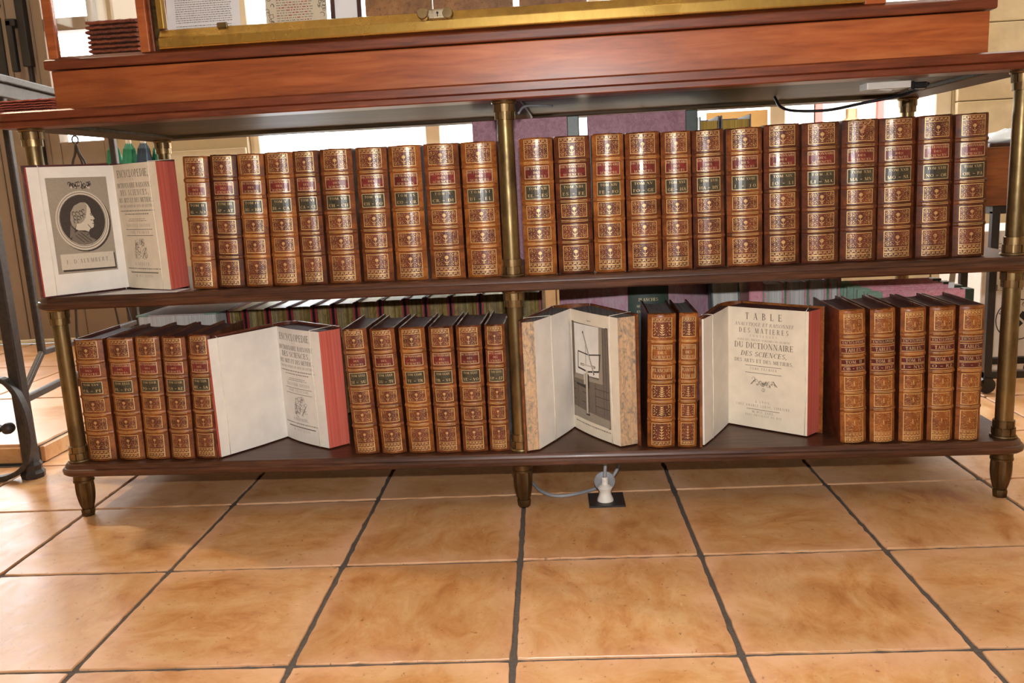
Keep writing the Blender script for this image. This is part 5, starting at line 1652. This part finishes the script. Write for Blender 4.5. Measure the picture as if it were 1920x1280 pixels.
for k in range(4):
    face_book(0.708 + 0.016 * (3 - k) * 0 + 0.012 * (2 - k), 0.945 - 0.010 * k, 0.212 + k * 0.030, ZB1, 0.254 + 0.004 * k, 0.026,
              '%s of four upright pink marbled folios behind the tables volumes' % ['front', 'second', 'third', 'rearmost'][k], 'pink marbled folios', M['mrb_pink'], 0.016, 'right', M['green_corner'])
b = MB()
b.box(-0.006, 0.006, -0.0003, 0.0003, 0, 0.16)
o = b.build('paper_marker', M['paper_white'], None, False, 0, 0, (0.902, 0.2394, 0.248))
o.rotation_euler = (0, 0.08, 0)
tag(o, 'white paper marker sticking up between pink marbled folios', 'bookmark')

# ------------------------------------------------------------------ cloths, papers and boards round and in the showcase
def weave_mat(name, a, b_, c):
    t = NT(name)
    v = t.coords((1, 1, 1))
    w1 = t.n('ShaderNodeTexWave', wave_type='BANDS', bands_direction='X')
    w1.inputs['Scale'].default_value = 130
    w1.inputs['Distortion'].default_value = 1.0
    t.l(v, w1.inputs['Vector'])
    n = t.noise(v, 260, 3)
    n2 = t.noise(t.coords((0.3, 0.3, 6)), 40, 2)
    col = t.mix(0.5, t.ramp(w1.outputs['Fac'], [(0.3, a), (0.7, b_)]), t.ramp(n2, [(0.42, c), (0.58, b_)]))
    t.bump(w1.outputs['Fac'], 0.6, 0.002)
    return t.out(t.mix(0.25, col, t.ramp(n, [(0.3, a), (0.7, b_)])), 0.85, 0, 0.2)
M['weave'] = weave_mat('red_woven_cloth', rgb(150, 66, 56), rgb(200, 116, 94), rgb(166, 78, 64))
M['weave2'] = weave_mat('striped_woven_cloth', rgb(96, 40, 36), rgb(166, 88, 56), rgb(70, 34, 40))
def folded_cloth(name, x0, x1, y0, y1, z, n, t, mat, label):
    root = tag(empty(name, ((x0 + x1) / 2, (y0 + y1) / 2, z)), label, 'cloth')
    rr = random.Random(n + int(x1 * 100))
    for k in range(n):
        hx, hy = (x1 - x0) / 2 + rr.uniform(-0.002, 0.002), (y1 - y0) / 2 + rr.uniform(-0.002, 0.002)
        b = MB()
        m = 14
        secs = []
        for i in range(m + 1):
            xx = -hx + 2 * hx * i / m
            dz = 0.0006 * math.sin(i * 2.1 + k)
            secs.append([(xx, -hy, k * t + dz + 0.0004), (xx, hy, k * t + dz + 0.0004), (xx, hy, k * t + t * 0.80 + dz), (xx, hy * 0.5, k * t + t * 0.92 + dz), (xx, -hy * 0.9, k * t + t * 0.92 + dz), (xx, -hy - 0.001, k * t + t * 0.5 + dz)])
        b.sweep(secs)
        b.build('fold', mat, root, True, 0, 0, None, 0.9)
    return root
folded_cloth('folded_cloth', -0.958, -0.8505, -0.032, 0.14, ZT1, 5, 0.0046, M['weave'], 'red woven cloth folded in layers on the left end of the stand top')
ZC = 0.9088
folded_cloth('folded_cloth', -0.800, -0.70, 0.035, 0.24, ZC, 9, 0.0088, M['weave2'], 'striped red woven cloth folded inside the showcase at the left')
b = MB()
b.box(-0.006, 0.006, -0.003, 0.003, 0, 0.4)
o = b.build('hanging_strip', M['weave2'], None, False, 0, 0, (-0.792, 0.26, ZC))
tag(o, 'narrow red woven band standing behind the cloth in the showcase', 'cloth band')
def board(name, x0, x1, y, z, h, t, mat, label, cat, lean=-0.12, deco=None):
    b = MB()
    hx = (x1 - x0) / 2
    b.box(-hx, hx, 0, t, 0, h)
    o = b.build(name, mat, None, False, 0.0005, 1, ((x0 + x1) / 2, y, z))
    o.rotation_euler = (lean, 0, 0)
    tag(o, label, cat)
    if deco:
        deco(o, hx, h)
    return o
def text_page(o, hx, h):
    b = MB()
    rr = random.Random(9)
    z = 0.056
    for k in range(36):
        x = -hx + 0.018
        while x < hx - 0.018:
            w = rr.uniform(0.0012, 0.0060)
            b.poly([(x, -0.0004, z), (min(x + w, hx - 0.016), -0.0004, z), (min(x + w, hx - 0.016), -0.0004, z + 0.0015), (x, -0.0004, z + 0.0015)])
            x += w + 0.0012
        z += 0.0042 if k != 1 else 0.007
    b.build('printed_text', M['ink_soft'], o)
def border_page(o, hx, h):
    b = MB()
    rr = random.Random(12)
    for k in range(240):
        s = rr.choice((-1, 1, 0))
        x = s * (hx - 0.009) + rr.uniform(-0.006, 0.006) if s else rr.uniform(-hx + 0.004, hx - 0.004)
        z = rr.uniform(0.004, h - 0.004) if s else rr.uniform(0.034, 0.046)
        for p in arc2(x, z, rr.uniform(0.002, 0.005), rr.uniform(0, 360), rr.uniform(400, 600), 0.0012, 5):
            b.poly([(q[0], -0.0004, q[1]) for q in p])
    b.build('border', M['ink'], o)
    b = MB()
    for k in range(36):
        z = 0.054 + k * 0.0048
        x = -hx + 0.022
        while x < hx - 0.03:
            w = rr.uniform(0.002, 0.008)
            b.poly([(x, -0.0004, z), (x + w, -0.0004, z), (x + w, -0.0004, z + 0.0016), (x, -0.0004, z + 0.0016)], 1 if rr.random() < 0.35 else 0)
            x += w + 0.002
    b.build('printed_text', [M['ink_soft'], M['red_lining']], o)
board('text_sheet', -0.652, -0.506, 0.060, ZC, 0.21, 0.0008, M['paper_white'], 'white printed sheet leaning inside the showcase', 'document', -0.10, text_page)
board('ornate_print', -0.456, -0.336, 0.062, ZC, 0.24, 0.001, M['plaster_lt'], 'old print with ornamental border and red lettering inside the showcase', 'print', -0.10, border_page)
fr_ = tag(empty('small_frame', (-0.302, 0.075, ZC)), 'small dark frame with white picture inside the showcase', 'picture frame')
fr_.rotation_euler = (-0.08, 0, 0)
b = MB()
for x0, x1, z0, z1 in ((-0.03, -0.022, 0, 0.2), (0.022, 0.03, 0, 0.2), (-0.022, 0.022, 0, 0.056), (-0.022, 0.022, 0.19, 0.2)):
    b.box(x0, x1, 0, 0.008, z0, z1)
b.build('frame', M['dark_board'], fr_, False, 0.001, 1)
b = MB()
b.box(-0.022, 0.022, 0.004, 0.006, 0.056, 0.19)
b.build('picture', M['paper_white'], fr_)
M['brown_leather'] = leather('brown_binding', rgb(112, 74, 42), rgb(140, 96, 56), rgb(160, 114, 70), 0.45)
for i, (a, c) in enumerate(((-0.262, -0.135), (-0.132, 0.02), (0.032, 0.16))):
    board('leather_album', a, c, 0.07 + 0.004 * i, ZC, 0.25, 0.02, M['brown_leather'], '%s of three brown leather albums leaning inside the showcase' % ['left', 'middle', 'right'][i], 'album', -0.06)

# ------------------------------------------------------------------ switch box and cables
sw = tag(empty('switch_box', (0.712, 0.09, ZT0)), 'white plastic switch box fixed under the stand top', 'switch')
b = MB()
b.prism([(-0.040, -0.022), (0.040, -0.022), (0.040, 0.022), (-0.040, 0.022)], -0.012, 0.0)
b.build('body', M['white_plastic'], sw, False, 0.002, 2)
b = MB()
b.box(-0.012, 0.012, -0.010, 0.010, -0.0145, -0.0115, 0, Matrix.Rotation(0.12, 4, 'Y'))
b.build('rocker', M['white_plastic'], sw, False, 0.001, 1)
b = MB()
b.box(0.046, 0.052, -0.01, 0.01, -0.016, 0.0, 0)
b.box(0.052, 0.075, -0.008, 0.008, -0.014, -0.002)
b.build('cable_clip', M['black'], sw, False, 0.002, 1)
b = MB()
b.tube(bez([(0.570, 0.36, 0.795), (0.576, 0.33, 0.772), (0.600, 0.30, 0.760), (0.66, 0.27, 0.756), (0.72, 0.235, 0.764), (0.78, 0.20, 0.772), (0.80, 0.15, 0.779), (0.79, 0.09, 0.783)], 6), 0.0032, 8)
tag(b.build('black_cable', M['black_cable'], None, True), 'black cable hanging below the stand top by the switch box', 'cable')
b = MB()
b.tube(bez([(0.024, 0.030, 0.768), (0.034, 0.06, 0.782), (0.06, 0.10, 0.7855), (0.085, 0.14, 0.7865)], 6), 0.0022, 8)
tag(b.build('white_cable', M['grey_cable'], None, True), 'short pale grey cable under the stand top by the middle post', 'cable')

fb = tag(empty('floor_socket', (0.165, 0.018, 0.0)), 'dark metal floor socket plate with white plug beneath the stand', 'socket')
fb.rotation_euler = (0, 0, TA)
b = MB()
b.prism([(-0.036, -0.036), (0.036, -0.036), (0.036, 0.036), (-0.036, 0.036)], -0.001, 0.004)
b.build('plate', M['black'], fb, False, 0.001, 1)
pg_ = tag(empty('power_plug', (0.163, 0.012, 0.004)), 'round white power plug standing in the floor socket', 'plug')
b = MB()
b.lathe([(0.0005, 0.0), (0.0165, 0.0), (0.0160, 0.004), (0.0125, 0.012), (0.0115, 0.019), (0.0140, 0.024), (0.0150, 0.028), (0.0100, 0.032), (0.0068, 0.034), (0.0062, 0.047), (0.0050, 0.049)], 20)
b.build('body', M['white_plastic'], pg_, True, 0, 0, None, 0.6)
b = MB()
for k in range(4):
    b.lathe([(0.0064, 0.035 + k * 0.003), (0.0072, 0.036 + k * 0.003), (0.0064, 0.037 + k * 0.003)], 14)
b.build('strain_relief', M['white_plastic'], pg_, True)
b = MB()
b.lathe([(0.0205, -0.0015), (0.0215, 0.0), (0.0205, 0.0015), (0.0190, 0.0)], 24)
b.v = [(x, 0.016 + z, 0.034 + y) for x, y, z in b.v]
b.build('socket_lid', M['grey_cable'], pg_, True)
b = MB()
b.tube(bez([(0.163, 0.012, 0.052), (0.165, 0.014, 0.075), (0.170, 0.03, 0.094), (0.185, 0.07, 0.092), (0.198, 0.10, 0.07), (0.19, 0.11, 0.03), (0.16, 0.09, 0.006), (0.10, 0.045, 0.005), (0.055, 0.042, 0.005), (0.02, 0.09, 0.006), (0.0, 0.20, 0.005), (0.03, 0.42, 0.005)], 7), 0.0036, 8)
tag(b.build('grey_cable', M['grey_cable'], None, True), 'grey cable looping from the floor plug past the middle foot', 'cable')
b = MB()
b.prism([(-0.006, -0.004), (0.007, -0.003), (0.005, 0.005), (-0.005, 0.004)], 0, 0.012)
o = b.build('paper_scrap', M['cream'], None, False, 0, 0, (0.045, 0.075, 0.084))
tag(o, 'small torn cream paper scrap stuck under the bottom shelf', 'paper scrap')

# ------------------------------------------------------------------ wrought iron railing at the left
rl = tag(empty('iron_railing', (-1.205, 0.25, 0)), 'dark wrought iron stair railing with scroll at the far left', 'railing')
def rbar(name, pts, hw, ht, up, smooth=False):
    b = MB()
    b.tube([(x + 1.205, y - 0.25, z) for x, y, z in pts], 0, 4, 0, (hw, ht, up))
    return b.build(name, M['iron'], rl, smooth, 0.003, 2)
rbar('newel_post', [(-1.205, 0.25, 0.0), (-1.206, 0.25, 0.5), (-1.206, 0.25, 0.95)], 0.014, 0.014, (0, 1, 0))
b = MB()
b.lathe([(0.026, 0.0), (0.028, 0.012), (0.022, 0.020), (0.024, 0.032), (0.019, 0.04)], 8)
b.build('post_base', M['iron'], rl)
rbar('handrail', [(-1.206, 0.05, 0.948), (-1.235, 0.40, 0.944), (-1.242, 0.62, 0.934), (-1.25, 1.2, 0.93)], 0.017, 0.009, (1, 0, 0))
rbar('handrail_strip', [(-1.206, 0.05, 0.922), (-1.235, 0.40, 0.918), (-1.242, 0.62, 0.908), (-1.25, 1.2, 0.905)], 0.008, 0.017, (1, 0, 0))
rbar('baluster', [(-1.24, 0.405, 0.275), (-1.24, 0.405, 0.91)], 0.008, 0.008, (0, 1, 0))
rbar('baluster', [(-1.25, 0.90, 0.05), (-1.25, 0.90, 0.905)], 0.009, 0.009, (0, 1, 0))
rbar('lower_bar', [(-1.214, 0.262, 0.186), (-1.24, 0.47, 0.186), (-1.25, 0.90, 0.186)], 0.009, 0.007, (0, 0, 1))
rbar('lower_bar', [(-1.24, 0.405, 0.277), (-1.245, 0.60, 0.272), (-1.25, 0.90, 0.272)], 0.008, 0.006, (0, 0, 1))
rbar('brace', [(-1.24, 0.405, 0.277), (-1.212, 0.262, 0.195)], 0.008, 0.006, (0, 0, 1))
sp_ = [(-1.30, 0.226, 0.225), (-1.235, 0.226, 0.248), (-1.205, 0.226, 0.228), (-1.186, 0.226, 0.18), (-1.180, 0.226, 0.12), (-1.187, 0.226, 0.07), (-1.210, 0.226, 0.03), (-1.26, 0.226, 0.008), (-1.33, 0.226, 0.010), (-1.36, 0.226, 0.05), (-1.34, 0.226, 0.11), (-1.29, 0.226, 0.135), (-1.245, 0.226, 0.128)]
rbar('scroll', [tuple(v) for v in bez(sp_, 5)], 0.012, 0.006, (0, 1, 0), False)
b = MB()
b.lathe([(0.001, -0.014), (0.012, -0.010), (0.014, 0.0), (0.012, 0.010), (0.001, 0.014)], 14)
b.v = [(x + (-1.232 + 1.205), z - 0.024, y + 0.130) for x, y, z in b.v]
b.build('scroll_eye', M['iron'], rl, True)

# iron tripod with a ring, further back on the landing
tp = tag(empty('iron_tripod', (-1.425, 1.0, 0.05)), 'thin wrought iron tripod hanger with ring behind the open portrait book', 'hanger')
b = MB()
b.tube([(0.010 * math.cos(2 * PI * i / 14), 0, 0.788 + 0.012 * math.sin(2 * PI * i / 14)) for i in range(15)], 0.0026, 6)
b.build('ring', M['iron'], tp, True)
for dx, dy in ((-0.11, 0.0), (0.12, 0.02), (0.0, 0.13)):
    b = MB()
    b.tube(bez([(0, 0, 0.776), (dx * 0.06, dy * 0.06, 0.745), (dx * 0.22, dy * 0.22, 0.69), (dx * 0.5, dy * 0.5, 0.45), (dx, dy, 0.0)], 5), 0.0042, 6)
    b.build('leg', M['iron'], tp, True)

# umbrella stand
us = tag(empty('umbrella_stand', (-1.50, 1.50, 0.05)), 'dark cylindrical umbrella stand on the landing by the back wall', 'umbrella stand')
b = MB()
b.lathe([(0.0, 0.004), (0.095, 0.004), (0.10, 0.0), (0.10, 0.40), (0.104, 0.404), (0.104, 0.412), (0.096, 0.412), (0.096, 0.012), (0.0, 0.012)], 24, 0, 0, 0, False)
b.build('pot', M['black'], us, True, 0, 0, None, 0.5)
M['umb_green'] = plain('green_nylon', rgb(40, 128, 96), 0.45, 0, 0.2, 30)
M['umb_navy'] = plain('navy_nylon', rgb(46, 66, 84), 0.45, 0, 0.2, 30)
for k, (dx, dy, tx, ty, mt, nm) in enumerate(((-0.045, -0.02, -0.03, 0.0, 'umb_green', 'leftmost'), (-0.01, -0.045, 0.01, 0.02, 'umb_green', 'second from left'), (0.025, -0.02, 0.03, 0.0, 'umb_navy', 'third from left'), (0.05, 0.01, 0.05, 0.01, 'umb_green', 'rightmost'))):
    u_ = tag(empty('folded_umbrella', (-1.50 + dx, 1.50 + dy, 0.064)), '%s of four folded umbrellas with white tips behind the shelves' % nm, 'umbrella', 'folded umbrellas')
    u_.rotation_euler = (-ty, tx, 0)
    b = MB()
    n = 16
    b.sweep([[((r if j % 2 else r * 0.72) * math.cos(2 * PI * j / n + tw), (r if j % 2 else r * 0.72) * math.sin(2 * PI * j / n + tw), z) for j in range(n)]
             for r, z, tw in ((0.008, 0.08, 0), (0.020, 0.3, 0.3), (0.029, 0.55, 0.7), (0.032, 0.70, 1.0), (0.022, 0.765, 1.2), (0.008, 0.79, 1.3))])
    b.build('canopy', M[mt], u_)
    b = MB()
    b.lathe([(0.004, 0.0), (0.004, 0.792)], 8)
    b.build('shaft', M['steel'], u_, True)
    b = MB()
    b.lathe([(0.009, 0.775), (0.010, 0.785), (0.009, 0.83), (0.004, 0.834)], 10)
    b.build('handle', M['white_plastic'], u_, True, 0, 0, None, 0.6)

# ------------------------------------------------------------------ right background: cabinet on a black trolley, carton, bag
tr = tag(empty('trolley', (1.34, 0.84, 0)), 'black metal trolley frame on castors behind the right end of the stand', 'trolley')
b0 = 0.085
for sx in (-1, 1):
    for sy in (-1, 1):
        b = MB()
        b.box(sx * 0.105 - 0.010, sx * 0.105 + 0.010, sy * b0 - 0.010, sy * b0 + 0.010, 0.04, 0.500)
        b.build('leg', M['black'], tr, False, 0.0015, 1)
        b = MB()
        k = len(b.v)
        b.lathe([(0.001, -0.012), (0.022, -0.011), (0.024, 0.0), (0.022, 0.011), (0.001, 0.012)], 16)
        b.v = [(x + sx * 0.105, y * 0 + z + sy * b0, y + 0.0245) for x, y, z in b.v]
        b.box(sx * 0.105 - 0.012, sx * 0.105 + 0.012, sy * b0 - 0.015, sy * b0 + 0.015, 0.030, 0.046)
        b.build('castor', M['black_cable'], tr, True, 0, 0, None, 0.6)
for z0, z1 in ((0.042, 0.062), (0.492, 0.514)):
    for sy in (-1, 1):
        b = MB()
        b.box(-0.115, 0.115, sy * b0 - 0.009, sy * b0 + 0.009, z0, z1)
        b.build('cross_bar', M['black'], tr, False, 0.0015, 1)
    for sx in (-1, 1):
        b = MB()
        b.box(sx * 0.105 - 0.009, sx * 0.105 + 0.009, -b0 + 0.009, b0 - 0.009, z0, z1)
        b.build('cross_bar', M['black'], tr, False, 0.0015, 1)
cb = tag(empty('wooden_cabinet', (1.34, 0.84, 0.514)), 'small brown wooden box cabinet standing on the black trolley', 'cabinet')
M['box_wood'] = wood('box_wood', rgb(108, 58, 28), rgb(134, 76, 38), rgb(156, 94, 50), 0.4, 0.2)
b = MB()
b.box(-0.15, 0.15, -0.10, 0.10, 0, 0.152)
b.build('body', M['box_wood'], cb, False, 0.002, 2)
b = MB()
b.box(-0.13, 0.13, -0.09, 0.09, 0.152, 0.162)
b.build('lid', M['dark_board'], cb, False, 0.002, 2)
M['bag'] = plain('pale_plastic_bag', rgb(206, 214, 220), 0.3, 0, 0.08, 40)
rr = random.Random(6)
b = MB()
secs = []
for i in range(7):
    t = i / 6
    r = [0.075, 0.085, 0.08, 0.066, 0.05, 0.03, 0.006][i]
    secs.append([((r * rr.uniform(0.86, 1.1)) * math.cos(2 * PI * j / 14), 0.7 * (r * rr.uniform(0.86, 1.1)) * math.sin(2 * PI * j / 14), 0.036 * t + (rr.uniform(-0.004, 0.004) if i else 0)) for j in range(14)])
b.sweep(secs)
o = b.build('plastic_bag', M['bag'], None, True, 0, 0, (1.285, 0.82, 0.676))
tag(o, 'crumpled pale blue plastic bag on the wooden cabinet', 'bag')
ct = tag(empty('carton', (1.56, 1.17, 0)), 'white carton with upside-down RECYCLE print behind the black trolley', 'carton')
b = MB()
b.box(-0.23, 0.23, -0.15, 0.15, 0, 0.425)
b.build('box', M['white_plastic'], ct, False, 0.002, 1)
b = MB()
def on_carton(polys, flip=(0, 0)):
    for p in polys:
        q = [(2 * flip[0] - x, -0.1506, 2 * flip[1] - z) for x, z in p] if flip else [(x, -0.1506, z) for x, z in p]
        b.poly(q)
on_carton(text2d('KEEP WET', -0.135, 0.245, 0.018, 0.11), (-0.135, 0.254))
on_carton(text2d('BOX', -0.135, 0.275, 0.016, 0.07), (-0.135, 0.283))
cx, cz, R_ = -0.120, 0.155, 0.062
for i, ch in enumerate('RECYCLE'):
    a = math.radians(-65 + i * 21.5)
    for p in text2d(ch, 0, -0.007, 0.015):
        q = []
        for x, z in p:
            rr_ = R_ - 0.012 + z
            xx = rr_ * math.sin(a) + x * math.cos(a)
            zz = rr_ * math.cos(a) - x * math.sin(a)
            q.append((cx - xx, -0.1506, cz + zz))
        b.poly([(2 * cx - x, y, z) for x, y, z in q][::-1])
for p in arc2(cx, cz, R_, 20, 340, 0.003, 24):
    b.poly([(x, -0.1506, z) for x, z in p])
for p in ([(-0.030, 0.0), (0.0, -0.030), (0.018, -0.012), (-0.012, 0.018)], [(0.004, 0.010), (0.022, -0.006), (0.034, 0.012), (0.014, 0.026)]):
    b.poly([(cx + x, -0.1506, cz + z) for x, z in p])
for k in range(6):
    for p in rect2(-0.20, 0.10, 0.335 + k * 0.010, 0.3365 + k * 0.010):
        b.poly([(x, -0.1506, z) for x, z in p])
b.build('printed_text', M['black_cable'], ct)
